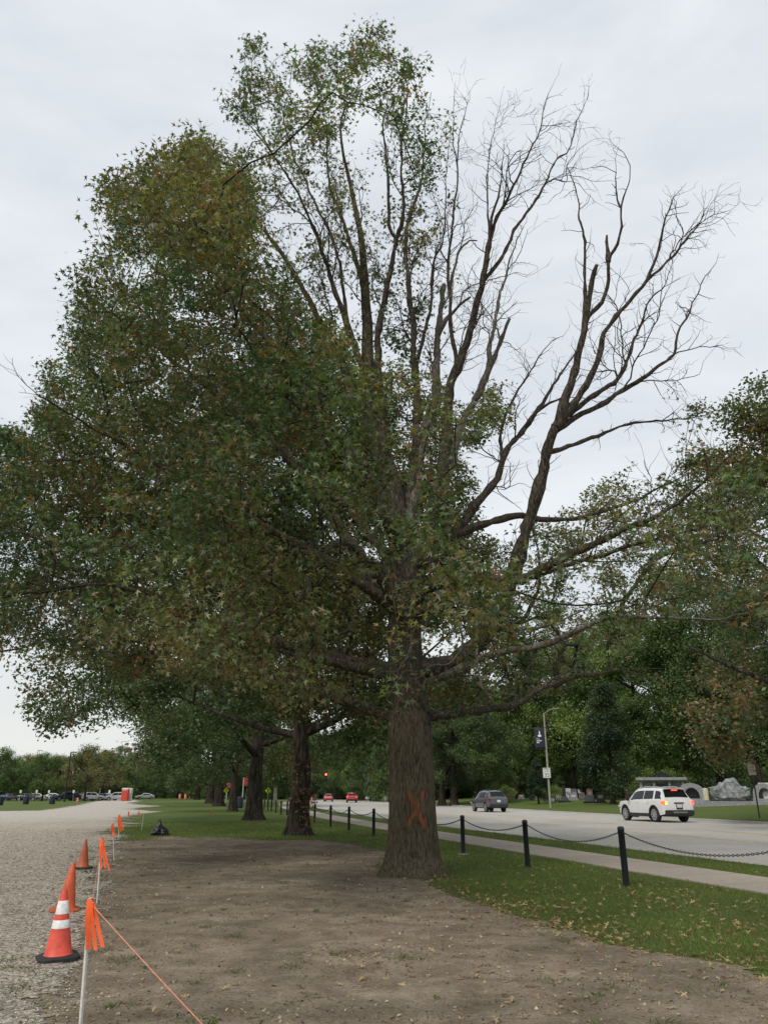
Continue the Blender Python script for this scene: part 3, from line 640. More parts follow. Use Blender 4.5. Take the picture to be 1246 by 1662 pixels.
for it in range(14):
    P = np.c_[rng.uniform(-11, 11, 30000), rng.uniform(-8.5, 10, 30000), rng.uniform(1.9, 24.6, 30000)]
    rr = np.hypot(P[:, 0], P[:, 1]) / np.maximum(np.interp(P[:, 2], *RZ), 0.01)
    P = P[(rr < 1.12) & (rng.random(len(P)) < np.clip(rr * 1.6 - 0.45, 0.07, 1))]
    px = proj(P + O0); d = np.where(poly_sd(px, LEAFY) + 105 * (fbm(P * 0.38, 2, 2) - 0.55) > 0, 1.3, 0.0)
    thin = np.zeros(len(P))
    for poly, dn in THIN: thin = np.maximum(thin, np.where(poly_sd(px, poly) > 0, dn, 0))
    cand = np.nonzero((thin > 0) & (d == 0))[0]
    for q0 in range(0, len(cand), 400):
        ii = cand[q0:q0 + 400]; dn_ = np.sqrt(((P[ii, None] - nodes[None, ::3]) ** 2).sum(2)).min(1); d[ii] = np.where((dn_ < 0.8) | (px[ii, 0] > 800), thin[ii] * np.where(px[ii, 0] > 800, 1.25, 3.4), 0)
    for x, y, r_, dn in TUFTS: d = np.maximum(d, np.where(np.hypot(px[:, 0] - x, px[:, 1] - y) < r_ * 0.9, dn * 1.3, 0))
    cl = 0.55 * vnoise(P * 0.52, 77) + 0.45 * vnoise(P * 1.15, 79)
    d = d * np.clip((cl - 0.47) / 0.07, 0.012, 1.7)
    tr = (np.abs(px[:, 0] - 665) < 42) & (px[:, 1] > 1176)
    # the low, near side of the crown is kept clear of the ground view
    low = (px[:, 1] > 1188 - 0.05 * np.abs(px[:, 0] - 660)) | ((P[:, 1] < -3) & (px[:, 1] > 1150))
    P = P[(rng.random(len(P)) < d * 0.155) & ~tr & ~low]
    keep.append(P)
pts = np.concatenate(keep); 
P, parent, n0, ends, Ln = grow(nodes, npar, nlen, pts, 0.14, 1.7)
rad = pipe(P, parent, n0, 0.0055)
ch = np.arange(n0, len(P)); pa = parent[ch]
rc = np.minimum(rad[ch], 0.05); rp = np.where(pa < n0, rc * 1.15, np.minimum(rad[pa], 0.055)); rp = np.minimum(rp, rc * 1.6)
tA, tB, tra, trb, td = np.array(twigA), np.array(twigB), np.array(twra), np.array(twrb), np.array(twd)
tag(link('dead_twigs', edge_mesh('dead_twigs', tA[td], tB[td], tra[td], trb[td], 3, MAT['dead']), oak), kind='stuff')
twigA, twigB, twra, twrb = tA[~td], tB[~td], tra[~td], trb[~td]
A = np.concatenate([P[pa], np.array(twigA)]); B = np.concatenate([P[ch], np.array(twigB)])
ra = np.concatenate([rp, np.array(twra)]); rb = np.concatenate([rc, np.array(twrb)])
tag(link('twigs', edge_mesh('twigs', A, B, ra, rb, 3, MAT['limb']), oak), kind='stuff')
# leaves round every leafy twig
LE = []; CI = []
for src in (ends, ends - 1):
    k = 19 if src is ends else 10
    c = np.repeat(P[src], k, 0); LE.append(c + np.clip(rng.normal(size=c.shape), -1.7, 1.7) * np.array([.14, .14, .11])); CI.append(np.repeat(src, k))
sg_ = np.array(sprig); sg_ = sg_[rng.random(len(sg_)) < 0.42]; sg_ = np.repeat(sg_, 4, 0); LE.append(sg_ + np.clip(rng.normal(size=sg_.shape), -1.6, 1.6) * 0.09); CI.append(np.arange(len(sg_)) // 4 % len(P))
C = np.concatenate(LE)
GREENS = [(0.048, 0.082, 0.032), (0.080, 0.122, 0.046), (0.125, 0.155, 0.062), (0.180, 0.168, 0.070)]
colr = palette(rng, C, 5, GREENS, 0.30, [(0.30, (0.14, 0.105, 0.05), 0.33, 0.56), (0.30, (0.19, 0.125, 0.055), 0.8, 0.60), (0.5, (0.24, 0.075, 0.035), 1.6, 0.79), (0.02, (0.20, 0.12, 0.05), 1.0, 0.0)])
CI = np.concatenate(CI); colr = colr * np.clip(rng.normal(1.0, 0.24, len(P)), .5, 1.6)[CI // 2][:, None]
near_ = C[:, 1] < 1.5; lsz = rng.uniform(0.085, 0.15, len(C))
tag(link('foliage', leaf_mesh('foliage', C[near_], colr[near_], lsz[near_], rng), oak), kind='stuff')
tag(link('foliage', leaf_mesh('foliage', C[~near_], colr[~near_], lsz[~near_], rng, FAR_T), oak), kind='stuff')

# ------------------------------------------------------------------ other trees
def blob_pts(rng, n, Hh, zb, Rm, prof, nclump, spread, flat=0.75):
    """points in leafy clumps over a crown of revolution"""
    cz = zb + (Hh - zb) * rng.beta(1.3, 1.25, nclump); t = (cz - zb) / (Hh - zb)
    rr = np.interp(t, prof[0], prof[1]) * Rm * np.sqrt(rng.uniform(0.18, 1.0, nclump)); a = rng.uniform(0, 2 * math.pi, nclump)
    c = np.c_[rr * np.cos(a), rr * np.sin(a), cz]
    i = rng.integers(0, nclump, n); sz = rng.uniform(0.6, 1.3, nclump)[i][:, None]
    d = rng.normal(size=(n, 3)); d /= np.linalg.norm(d, axis=1)[:, None]
    P = c[i] + d * (rng.random((n, 1)) ** 0.4) * spread * sz * np.array([1, 1, flat])
    P[:, 2] = np.maximum(P[:, 2], zb * 0.8); return P
def make_tree(seed, Hh, zb, Rm, prof, tr, npts, kleaf, lsize, stops, tints=(), nclump=60, spread=1.3, fs=0.4, tmpl=FAR_T, nlimb=9, lean=0.0, sides=24, cut=None):
    rng = np.random.default_rng(seed); top = Hh * 0.82
    zs = np.linspace(0, top, 14); path = np.c_[np.cumsum(rng.normal(size=14)) * 0.05 + lean * zs, np.cumsum(rng.normal(size=14)) * 0.05, zs]; path[0, :2] = 0; path[1, :2] *= 0.3
    radf = ([-.2, 0, .4, 1.2, zb, top], [tr * 1.7, tr * 1.55, tr * 1.15, tr, tr * 0.85, 0.03])
    parts = [('trunk', trunk_mesh('trunk', [np.array([0, 0, -0.2])] + list(path), radf, MAT['darkbark'], True, sides, 0.35, seed, 0.008))]
    nodes = [p for p in catmull(list(path[3:]), 0.5)]; par = [-1] + list(range(len(nodes) - 1)); ln = list(np.arange(len(nodes)) * 0.4)
    lm = MB(); nt = len(nodes)
    for k in range(nlimb):
        z = zb + (top - zb) * (k / nlimb) * 0.85; j = int(np.argmin([abs(q[2] - z) for q in nodes[:nt]])); a = k * 2.4 + rng.uniform(-.3, .3); t = (z - zb) / (Hh - zb)
        Lr = np.interp(t, prof[0], prof[1]) * Rm * 0.8; rise = Lr * rng.uniform(0.15, 0.7) + t * Lr * 0.5
        b0 = nodes[j]; pth = [b0 + np.array([math.cos(a) * Lr * s, math.sin(a) * Lr * s, rise * s ** 1.3]) for s in (0, .3, .65, 1)]
        C = catmull(pth, 0.5); r0 = tr * 0.42 * (1 - 0.6 * t); lm.tube(C, [r0 * (1 - q) + 0.02 for q in np.linspace(0, 1, len(C))], 6)
        b = len(nodes)
        for i, q in enumerate(C): nodes.append(q); par.append(j if i == 0 else b + i - 1); ln.append(ln[j] + 0.5 * i)
    parts.append(('limbs', lm.mesh('limbs', MAT['darkbark'], 60)))
    pts = blob_pts(rng, npts, Hh, zb, Rm, prof, nclump, spread)
    if cut is not None: pts = pts[~cut(pts)]
    P, pr, n0, ends, L_ = grow(np.array(nodes), np.array(par), np.array(ln), pts, 0.2)
    rad = pipe(P, pr, n0, 0.009); ch = np.arange(n0, len(P)); pa = pr[ch]; rc = np.minimum(rad[ch], 0.06); rp = np.minimum(np.where(pa < n0, rc * 1.2, rad[pa]), rc * 1.6)
    parts.append(('twigs', edge_mesh('twigs', P[pa], P[ch], rp, rc, 3, MAT['darkbark'])))
    c = np.repeat(P[ends], kleaf, 0); c = c + rng.normal(size=c.shape) * np.array([1, 1, .75]) * lsize * 1.5
    parts.append(('crown', leaf_mesh('crown', c, palette(rng, c, seed + 3, stops, fs, tints), rng.uniform(0.75, 1.3, len(c)) * lsize, rng, tmpl)))
    return parts
def place_tree(parts, name, p, rz, sc, label, group=None, sz=None):
    e = empty(name, p, rz); e.scale = (sc, sc, sz or sc); tag(e, label, 'tree' if 'shrub' not in name else 'shrub', group)
    for nme, me in parts:
        o = link(nme, me, e)
        if nme in ('crown', 'twigs'): tag(o, kind='stuff')
    return e
PO = ([0, .12, .35, .6, .85, 1], [.80, 1.0, .95, .75, .42, .08])       # pin oak
PM = ([0, .2, .5, .75, 1], [.55, .95, 1.0, .75, .15])                 # round
PC = ([0, .1, .4, .7, 1], [.8, 1.0, .7, .4, .05])                     # conical
OG = [(0.046, 0.074, 0.026), (0.068, 0.104, 0.036), (0.098, 0.134, 0.046)]
MG = [(0.055, 0.09, 0.026), (0.088, 0.14, 0.04), (0.135, 0.19, 0.055)]
LG = [(0.09, 0.14, 0.038), (0.14, 0.20, 0.05), (0.20, 0.25, 0.07)]
AG = [(0.08, 0.11, 0.04), (0.12, 0.14, 0.05), (0.17, 0.165, 0.065), (0.20, 0.16, 0.075)]
BR = [(0.25, (0.13, 0.075, 0.03), 0.4, 0.58)]
V_oakA = make_tree(101, 19, 2.9, 9.8, PO, .47, 3600, 22, .20, OG, BR, 90, 1.5)
V_oak2 = make_tree(113, 19.5, 2.6, 10.2, PO, .39, 4400, 22, .155, OG, BR, 110, 1.4, cut=lambda q: (q[:, 0] > 4.5) & (q[:, 2] < 7.5))
V_oakB = make_tree(102, 20, 3.2, 10.0, PO, .50, 3600, 22, .21, OG, [], 90, 1.5)
V_oakC = make_tree(112, 19.5, 3.0, 9.6, PO, .48, 3200, 22, .19, [(0.055, 0.08, 0.028), (0.085, 0.11, 0.04), (0.12, 0.125, 0.048)], [(0.45, (0.19, 0.115, 0.05), 0.35, 0.50)], 80, 1.4)
V_mapA = make_tree(103, 17, 2.4, 7.0, PM, .36, 2000, 22, .21, MG, [], 70, 1.4)
V_mapB = make_tree(104, 18, 2.2, 6.6, PM, .34, 2000, 22, .21, OG, [], 70, 1.4)
V_mapC = make_tree(105, 15, 2.0, 6.2, PM, .30, 1700, 20, .22, LG, [], 60, 1.4)
V_autA = make_tree(106, 9, 1.9, 4.0, PM, .18, 800, 18, .22, AG, [], 40, 1.0)
V_smaA = make_tree(107, 9, 1.8, 3.9, PM, .17, 800, 18, .22, MG, [], 40, 1.0)
V_con = make_tree(108, 12, 0.9, 3.5, PC, .24, 1500, 20, .20, [(0.022, 0.04, 0.018), (0.035, 0.058, 0.022), (0.055, 0.08, 0.03)], [], 70, 0.9)
V_shr = make_tree(109, 2.6, 0.2, 1.5, PM, .06, 260, 14, .12, LG, [], 18, 0.5, nlimb=5, sides=10)
# the row of oaks along the path, behind the big one
row = [('oak_tree', 483, 1356, V_oak2, 1.0, 0.0, 'dark oak with brown leafy sprouts on its trunk beside the chain fence'),
       ('oak_tree', 411, 1331, V_oakA, 1.02, 4.1, 'thick-trunked dark oak, second behind the half-dead oak in the row'),
       ('oak_tree', 378, 1317, V_oakB, 0.72, 2.2, 'slim-trunked oak, third behind the half-dead oak in the row'),
       ('oak_tree', 355, 1308.5, V_oakA, 1.12, 5.6, 'wide oak beside the navy bins, fourth behind the half-dead oak'),
       ('oak_tree', 340, 1304, V_oakB, 1.1, 0.4, 'broad oak, fifth behind the half-dead oak in the row'),
       ('oak_tree', 320, 1298, V_oakA, 1.15, 3.3, 'most distant oak of the row, near the orange barrels')]
for nm, x, y, var, sc, rz, lab in row: place_tree(var, nm, g(x, y), rz, sc, lab, 'oaks in a row along the path')
# brown suckers on the second trunk
t2 = g(483, 1356); rs = np.random.default_rng(31); sp = []
for (x, y, n, s) in ((468, 1232, 60, .30), (492, 1245, 60, .28), (476, 1262, 30, .2), (488, 1288, 40, .16), (476, 1297, 22, .12), (497, 1315, 25, .12), (499, 1330, 25, .12), (508, 1300, 30, .16)):
    c = np.array(at(x, y, t2.y - 0.55)); sp.append(c + rs.normal(size=(n, 3)) * s * np.array([1, .6, 1]))
sp = np.concatenate(sp); cb = palette(rs, sp, 3, [(0.10, 0.065, 0.035), (0.17, 0.10, 0.05), (0.22, 0.14, 0.07), (0.10, 0.10, 0.04)], 1.5)
so = [o for o in bpy.data.objects if o.name.startswith('oak_tree') and o.get('label', '').startswith('dark oak with brown')][0]
Minv = (Matrix.Translation(so.location) @ Euler((0, 0, so.rotation_euler.z)).to_matrix().to_4x4() @ Matrix.Diagonal((*so.scale, 1))).inverted()
sp2 = np.array([Minv @ Vector([float(q) for q in p]) for p in sp])
tag(link('trunk_sprouts', leaf_mesh('trunk_sprouts', sp2, cb, rs.uniform(.12, .2, len(sp2)), rs), so), 'brown withered leaf sprouts growing from the trunk', kind='stuff')
# across the road and in the cemetery
def gt(x, Y):                                       # on the terrain at forward distance Y in the direction of photo column x
    r = ray(x, HOR); X = r[0] / r[1] * Y; return Vector((X, Y, zt(touv((X, Y))[1])))
far = [(1430, 38, V_oakC, 1.22, .3, 'tall oak with browning leaves standing over the road at the monument yard'),
       (993, 83, V_con, 1.0, .5, 'dark dense tree with branches to the grass beside the black benches'),
       (873, 94, V_con, 0.42, 1.5, 'small dark young tree near the speed limit sign pole'),
       (1380, 70, V_mapB, 1.3, 1.4, 'dense green tree behind the white slab headstone'),
       (1175, 102, V_mapA, 1.7, 3.9, 'very tall green tree right behind the carved boulder monument'),
       (1045, 114, V_mapC, 1.8, 5.2, 'very tall pale green tree left of the grey roofed stone building'),
       (930, 126, V_mapA, 1.8, .2, 'very tall green tree behind the black pillar memorial'),
       (1120, 105, V_mapA, 1.4, .9, 'tall leafy tree behind the grey roofed stone building'),
       (1235, 95, V_mapB, 1.35, 2.0, 'tall dark tree behind the carved boulder monument'),
       (1330, 95, V_mapC, 1.3, 2.7, 'tall pale green tree behind the stone arches'),
       (1020, 122, V_mapC, 1.05, 3.1, 'bright green tree between the dense dark tree and the stone building'),
       (950, 135, V_mapB, 1.2, 4.0, 'dark tree behind the white and grey headstones'),
       (890, 128, V_mapA, 1.25, 4.4, 'leafy tree behind the banner pole'),
       (840, 126, V_mapC, 1.15, 5.0, 'pale green tree behind the dark grey car'),
       (736, 108, V_oakB, 0.95, 5.4, 'dark oak with a forked looking pair of trunks, right one of the pair'),
       (717, 110, V_oakA, 0.95, .8, 'dark oak at the roadside, left one of the close pair'),
       (640, 165, V_oakA, 1.0, 1.9, 'dark oak hidden behind the big trunk across the road'),
       (588, 190, V_oakB, 1.0, 2.5, 'oak on the far verge past the red brake-lit car'),
       (545, 250, V_oakA, 1.05, 3.7, 'distant oak over the far end of the road'),
       (500, 260, V_oakB, 1.05, 4.9, 'distant oak behind the traffic signal'),
       (460, 240, V_oakA, 1.0, 5.9, 'distant oak behind the grey lamp pole'),
       (1170, 130, V_mapA, 1.35, 1.1, 'background tree rising between the taller cemetery trees'),
       (1010, 140, V_mapB, 1.3, 2.3, 'background tree deep in the cemetery behind the dense tree'),
       (775, 150, V_mapB, 1.2, 3.0, 'background tree between the roadside oak pair and the pale tree')]
for x, Y, var, sc, rz, lab in far: place_tree(var, 'cemetery_tree' if x > 600 else 'roadside_tree', gt(x, Y), rz, sc, lab, 'trees across the road')
rr_ = random.Random(4)
for k in range(26):                                 # wood that closes the view behind the cemetery and the road end
    x = 420 + k * 36 + rr_.uniform(-12, 12); Y = rr_.uniform(185, 260)
    place_tree(rr_.choice([V_mapA, V_mapB, V_mapC, V_oakA]), 'background_tree', gt(x, Y), rr_.uniform(0, 6), rr_.uniform(0.9, 1.2), 'distant green tree in the wood closing the view behind the cemetery', 'distant trees behind the cemetery')
# round the car park on the left
lot = [(-8, 168, V_smaA, 1.15, .2), (18, 176, V_smaA, 1.0, 1.2), (42, 182, V_autA, 1.05, 2.2), (70, 160, V_smaA, 1.0, 3.2), (92, 185, V_autA, 1.05, 4.0), (139, 158, V_autA, 1.12, 4.8), (118, 190, V_autA, 1.1, 5.5), (165, 190, V_autA, 1.2, .9), (205, 215, V_smaA, 1.2, 1.8)]
labs = ['green tree at the edge of the car park behind the navy saloon', 'green tree behind the navy car and the light pole', 'yellowing tree behind the silver parked cars', 'round green tree in front of the white parked car', 'olive tree between the white car and the black lamp pole', 'yellow green tree with a visible trunk in front of the parked cars', 'brownish tree behind the dark parked cars', 'bare brown tree behind the double-headed car park lamp', 'dark green tree above the red portable toilet']
for (x, Y, var, sc, rz), lab in zip(lot, labs): place_tree(var, 'car_park_tree', gt(x, Y), rz, sc, lab, 'trees round the car park')
for k in range(20):
    x = -40 + k * 19 + rr_.uniform(-6, 6); Y = rr_.uniform(235, 300)
    place_tree(rr_.choice([V_smaA, V_mapC, V_mapA, V_mapB]), 'distant_tree', gt(x, Y), rr_.uniform(0, 6), rr_.uniform(0.65, 0.85) if x < 140 else rr_.uniform(0.75, 1.0), 'distant tree in the green belt beyond the car park', 'distant trees beyond the car park')
for (x, Y, sc) in ((900, 99, .8), (820, 104, .9), (1075, 88, 1.4), (1100, 100, 1.5), (1040, 95, 1.2)):
    place_tree(V_shr, 'cemetery_shrub', gt(x, Y), sc * 3, sc, 'low leafy shrub among the headstones', 'shrubs among the headstones')

V_und = make_tree(110, 8.5, 0.4, 5.0, PM, .16, 900, 18, .26, MG, [], 40, 1.3)
V_und2 = make_tree(111, 10, 0.5, 5.0, PM, .18, 900, 18, .26, OG, [], 40, 1.4)
UL = ['low spreading thicket tree', 'bushy green thicket tree']
for k in range(46):
    x = 395 + k * 21 + rr_.uniform(-6, 6); Y = rr_.uniform(150, 182) + (40 if x < 600 else 0)
    place_tree(rr_.choice([V_und, V_und2]), 'thicket_tree', gt(x, Y), rr_.uniform(0, 6), rr_.uniform(0.85, 1.35), 'bushy low tree in the green thicket behind the gravestones', 'thicket behind the cemetery')
for k in range(30):
    x = -60 + k * 15 + rr_.uniform(-5, 5); Y = rr_.uniform(215, 255)
    place_tree(rr_.choice([V_und, V_und2]), 'thicket_tree', gt(x, Y), rr_.uniform(0, 6), rr_.uniform(0.7, 1.1), 'bushy low tree in the hedge-like belt behind the car park', 'belt behind the car park')
# ================================================================== GROUND COVER
rg = np.random.default_rng(77)
soilA = np.array([tuple(q) for q in soil]); gravA = np.array([tuple(q) for q in grav])
def soil_sd(p): 
    jit = (fbm(np.c_[p * 0.7, np.zeros(len(p))], 3) - 0.5); d = np.hypot(p[:, 0], p[:, 1]); return poly_sd(p, soilA) + jit * np.clip(d * 0.05, 0.5, 2.5) + 0.35 * (vnoise(np.c_[p * 2.6, np.zeros(len(p))], 14) - 0.5)
def grav_sd(p):
    jit = (fbm(np.c_[p * 0.7, np.zeros(len(p))], 3) - 0.5); d = np.hypot(p[:, 0], p[:, 1]); return poly_sd(p, gravA) + jit * np.clip(d * 0.05, 0.5, 2.5)
def fan(n, r0, r1, a0=-31, a1=31):
    r_ = np.exp(rg.uniform(math.log(r0), math.log(r1), n)); a = np.radians(rg.uniform(a0, a1, n)); return np.c_[r_ * np.sin(a), r_ * np.cos(a)]
def vv(p): return p[:, 0] * NX + p[:, 1] * NY
def blades(p, h, w, col, name, lab=None, parent=None, lean=0.35, z0=0.0):
    n = len(p); a = rg.uniform(0, 2 * math.pi, n); t = rg.normal(size=(n, 2)) * lean * h[:, None]
    b = np.c_[np.cos(a), np.sin(a)] * w[:, None] * 0.5; z = np.full(n, -0.005 + z0)
    V = np.stack([np.c_[p - b, z], np.c_[p + b, z], np.c_[p + t * 0.4 + b * 0.6, z + h * 0.6], np.c_[p + t, z + h]], 1).reshape(-1, 3)
    i = np.arange(n)[:, None] * 4; Fc = np.concatenate([i + np.array([[0, 1, 2]]), i + np.array([[0, 2, 3]])], 0)
    return link(name, np_mesh(name, V, Fc, MAT['grassblade'], False, np.repeat(col, 4, 0)), parent)
p = fan(380000, 7.2, 48); v = vv(p); s = soil_sd(p); gs = grav_sd(p)
dT = np.hypot(p[:, 0] - TX, p[:, 1] - TY)
ok = (s < rg.normal(size=len(p)) * 0.20 - 0.10) & (gs < rg.normal(size=len(p)) * 0.2 - 0.25) & ~((v > 9.52) & (v < 11.38)) & (v < V0 - 0.2) & (dT > 0.62)
bare = fbm(np.c_[p * 0.45, np.zeros(len(p))], 41, 3); ok &= ~((bare > 0.62) & (rg.random(len(p)) < 0.8) & (p[:, 1] > 24))
p = p[ok]; n = len(p); d = np.hypot(p[:, 0], p[:, 1])
patch = fbm(np.c_[p * 0.8, np.zeros(n)], 8, 3); 
colr = np.array([0.118, 0.158, 0.036]) * (0.65 + 0.8 * patch)[:, None] * rg.uniform(0.6, 1.45, (n, 1)); dry = rg.random(n) < 0.06; colr[dry] = np.array([0.24, 0.19, 0.09]) * rg.uniform(.6, 1.2, (dry.sum(), 1))
h = rg.uniform(0.022, 0.058, n) * (0.7 + 0.6 * patch) * np.clip(0.85 + d / 60, .9, 1.6); w = np.clip(0.0042 * d / 8, 0.004, 0.02)
tag(blades(p, h, w, colr, 'grass'), 'short green grass blades of the lawn', 'grass', kind='stuff')
# weeds scattered on the bare soil and where soil meets gravel
W_ = []; 
for k in range(170):
    c = fan(1, 6.2, 24, -24, 30)[0]
    if poly_sd(np.array([c]), soilA)[0] < 0: continue
    q = rg.integers(8, 40); W_.append(c + rg.normal(size=(q, 2)) * rg.uniform(0.02, 0.07))
for k in range(70):
    y = rg.uniform(7, 30); x = np.interp(y, [6.3, 9, 12.5, 18, 24, 30], [-2.7, -3.5, -4.6, -6.4, -8.6, -9.6]) + rg.normal() * 0.25
    W_.append(np.array([x, y]) + rg.normal(size=(int(rg.integers(10, 50)), 2)) * rg.uniform(0.03, 0.14))
W_ = np.concatenate(W_); n = len(W_)
tag(blades(W_, rg.uniform(.015, .045, n), np.full(n, .007), np.array([0.085, 0.125, 0.035]) * rg.uniform(.6, 1.5, (n, 1)), 'weeds', lean=0.8, z0=0.015), 'small green weeds and seedlings dotted over the bare soil', 'weeds', kind='stuff')
# stones and clods: joined low-poly lumps
def lumps(name, p, z, s, col, mat, lab, cat):
    n = len(p); T = np.array([(1, 0, 0), (0, 1, 0), (-1, 0, 0), (0, -1, 0), (.1, .1, .75), (0, 0, -.6)], float); TF = np.array([(0, 1, 4), (1, 2, 4), (2, 3, 4), (3, 0, 4), (1, 0, 5), (2, 1, 5), (3, 2, 5), (0, 3, 5)])
    a = rg.uniform(0, 6.28, n); V = T[None] * rg.uniform(0.55, 1.35, (n, 6, 1)) * s[:, None, None]
    c_, s_ = np.cos(a)[:, None], np.sin(a)[:, None]; V = np.stack([V[..., 0] * c_ - V[..., 1] * s_, V[..., 0] * s_ + V[..., 1] * c_, V[..., 2]], 2)
    V = V + np.c_[p, z][:, None]; Fc = (np.arange(n) * 6)[:, None, None] + TF[None]
    return tag(link(name, np_mesh(name, V.reshape(-1, 3), Fc.reshape(-1, 3), mat, False, np.repeat(col, 6, 0))), lab, cat, kind='stuff')
MAT['lump'] = M_leaf('stone_and_clod', 0.95, 0.0)
p = fan(20000, 5.8, 40, -31, -5); ok = grav_sd(p) > -0.35 + 0.5 * rg.random(len(p)); p = p[ok]; n = len(p); d = np.hypot(p[:, 0], p[:, 1])
tone = rg.uniform(0.12, 0.65, (n, 1)) ** 1.2
lumps('gravel_stones', p, np.full(n, 0.02), rg.uniform(0.004, 0.012, n) * np.clip(d / 9, 1, 2.2), np.c_[tone * 1.0, tone * .94, tone * .85], MAT['lump'], 'loose grey gravel stones on the car park surface', 'gravel')
p = fan(15000, 5.8, 32, -26, 31); ok = soil_sd(p) > 0.0; p = p[ok]; n = len(p); d = np.hypot(p[:, 0], p[:, 1]); tone = rg.uniform(0.08, 0.26, (n, 1)); lt = rg.random(n) < 0.05; tone[lt] = rg.uniform(.35, .5, (lt.sum(), 1))
big = np.where(rg.random(n) < 0.04, 2.2, 1.0)
lumps('soil_clods', p, np.full(n, 0.014), rg.uniform(0.003, 0.010, n) * big * np.clip(d / 9, 1, 2), np.c_[tone, tone * .83, tone * .65], MAT['lump'], 'crumbs, clods and pebbles of the bare soil', 'soil')
# straw and leaf crumbs trodden into the soil
p = fan(9000, 5.9, 30, -26, 31); ok = (soil_sd(p) > -0.3) & (rg.random(len(p)) < np.clip(fbm(np.c_[p * 0.8, p[:, :1] * 0], 91, 3) * 2.4 - 0.7, 0.08, 1)); p = p[ok]; n = len(p)
cr_ = np.array([(0.34, 0.26, 0.15), (0.25, 0.17, 0.09), (0.42, 0.35, 0.23), (0.14, 0.09, 0.055)])[rg.integers(0, 4, n)] * rg.uniform(.7, 1.2, (n, 1))
tag(link('leaf_litter', leaf_mesh('leaf_litter', np.c_[p, np.full(n, 0.026)], cr_, rg.uniform(.018, .055, n) * np.clip(np.hypot(p[:, 0], p[:, 1]) / 10, 1, 1.8), rg, FAR_T, MAT['dryleaf'], 2.5)), 'crumbs of dry leaves and straw trodden into the bare soil', 'litter', kind='stuff')
# fallen oak leaves
def leaf_shape(seed):
    r_ = random.Random(seed); half = [(0.0, .015), (.18, .03), (.22, .20), (.30, .08), (.42, .06), (.52, .40), (.60, .34), (.60, .08), (.72, .07), (.84, .22), (.86, .06), (1.0, 0.0)]
    c1, c2 = r_.uniform(-.5, 1.3), r_.uniform(-.3, 1.3)
    def bend(x, y): return (x, y * (1 - 0.25 * abs(c2)), 0.16 * c1 * (x - .5) ** 2 * 2 + 0.9 * c2 * y * y + r_.uniform(-.02, .02) + 0.03)
    L_ = [bend(x, y) for x, y in half]; Rr = [bend(x, -y) for x, y in half[:-1]]
    mid = [bend(x, 0) for x, y in half]
    V = L_ + mid + Rr + [L_[-1]]; n = 12; Fc = []
    for i in range(n - 1): Fc += [(i, n + i, n + i + 1), (i, n + i + 1, i + 1), (n + i, 2 * n + i, 2 * n + i + 1), (n + i, 2 * n + i + 1, n + i + 1)]
    return V, Fc
LCOL = [(0.36, 0.25, 0.13), (0.28, 0.17, 0.08), (0.42, 0.31, 0.17), (0.20, 0.11, 0.055), (0.33, 0.26, 0.10)]
lmes = []
for k in range(10):
    V, Fc = leaf_shape(k); lmes.append(np_mesh('fallen_leaf', V, Fc, MAT['dryleaf'], True, np.tile(np.array([LCOL[k % 5]]), (len(V), 1)) * np.random.default_rng(k).uniform(.75, 1.2, (len(V), 1))))
p = np.concatenate([fan(9000, 6.3, 34, -27, 31), fan(9000, 7.4, 22, -4, 31)]); s = soil_sd(p); v = vv(p); gs = grav_sd(p)
pr_ = np.where(s > 0, 0.07 + 0.9 * np.exp(-np.abs(s) / 0.28) * (p[:, 0] > 0.4), 0.26 + 0.9 * np.exp(-np.abs(s) / 0.35)) * np.where((v > 9.4) & (v < 11.5), 0.06, 1) * np.where(v > 11.5, .25, 1) * np.where(gs > 0, 0.08, 1)
pr_ = np.where((p[:, 1] > 24) & (s < 0), 0.04, pr_) * np.clip(fbm(np.c_[p * 0.9, p[:, :1] * 0], 61, 3) * 2.2 - 0.4, .1, 1.4)
pr_ += 0.25 * ((np.abs(p[:, 0] + 0.6) < 2.2) & (np.abs(p[:, 1] - 22) < 3.0) & (s > 0))
p = p[(rg.random(len(p)) < pr_) & (v < V0 - 0.2) & (np.hypot(p[:, 0] - TX, p[:, 1] - TY) > 0.75)]; s = soil_sd(p)
p = p[np.argsort(np.hypot(p[:, 0], p[:, 1]) + rg.random(len(p)) * 2.0)]; s = soil_sd(p)
nind = 290
for k in range(min(nind, len(p))):
    o = link('fallen_leaf', lmes[int(rg.integers(10))]); on_soil = s[k] > 0
    o.location = (p[k, 0], p[k, 1], 0.014 if on_soil else 0.030); sc = rg.uniform(0.08, 0.125); o.scale = (sc, sc, sc); o.rotation_euler = (rg.normal() * 0.25, rg.normal() * 0.25, rg.uniform(0, 6.28))
    tag(o, 'curled tan oak leaf fallen on the bare soil' if on_soil else 'dry tan oak leaf fallen on the green grass', 'leaf', 'fallen leaves on the soil' if on_soil else 'fallen leaves on the grass')
q = p[nind:]; n = len(q); sh = [leaf_shape(k) for k in range(6)]; VV, FF, CC = [], [], []; b = 0
for k in range(n):
    V, Fc = sh[k % 6]; V = np.array(V) * rg.uniform(.06, .11); E_ = np.array(Euler((rg.normal() * .3, rg.normal() * .3, rg.uniform(0, 6.28))).to_matrix())
    VV.append(V @ E_.T + np.array([q[k, 0], q[k, 1], 0.016 if s[nind + k] > 0 else 0.032])); FF.append(np.array(Fc) + b); b += len(V); CC.append(np.tile(np.array([LCOL[int(rg.integers(5))]]) * rg.uniform(.7, 1.25), (len(V), 1)))
tag(link('fallen_leaves', np_mesh('fallen_leaves', np.concatenate(VV), np.concatenate(FF), MAT['dryleaf'], True, np.concatenate(CC))), 'scatter of small dry oak leaves over grass and soil', 'leaves', kind='stuff')
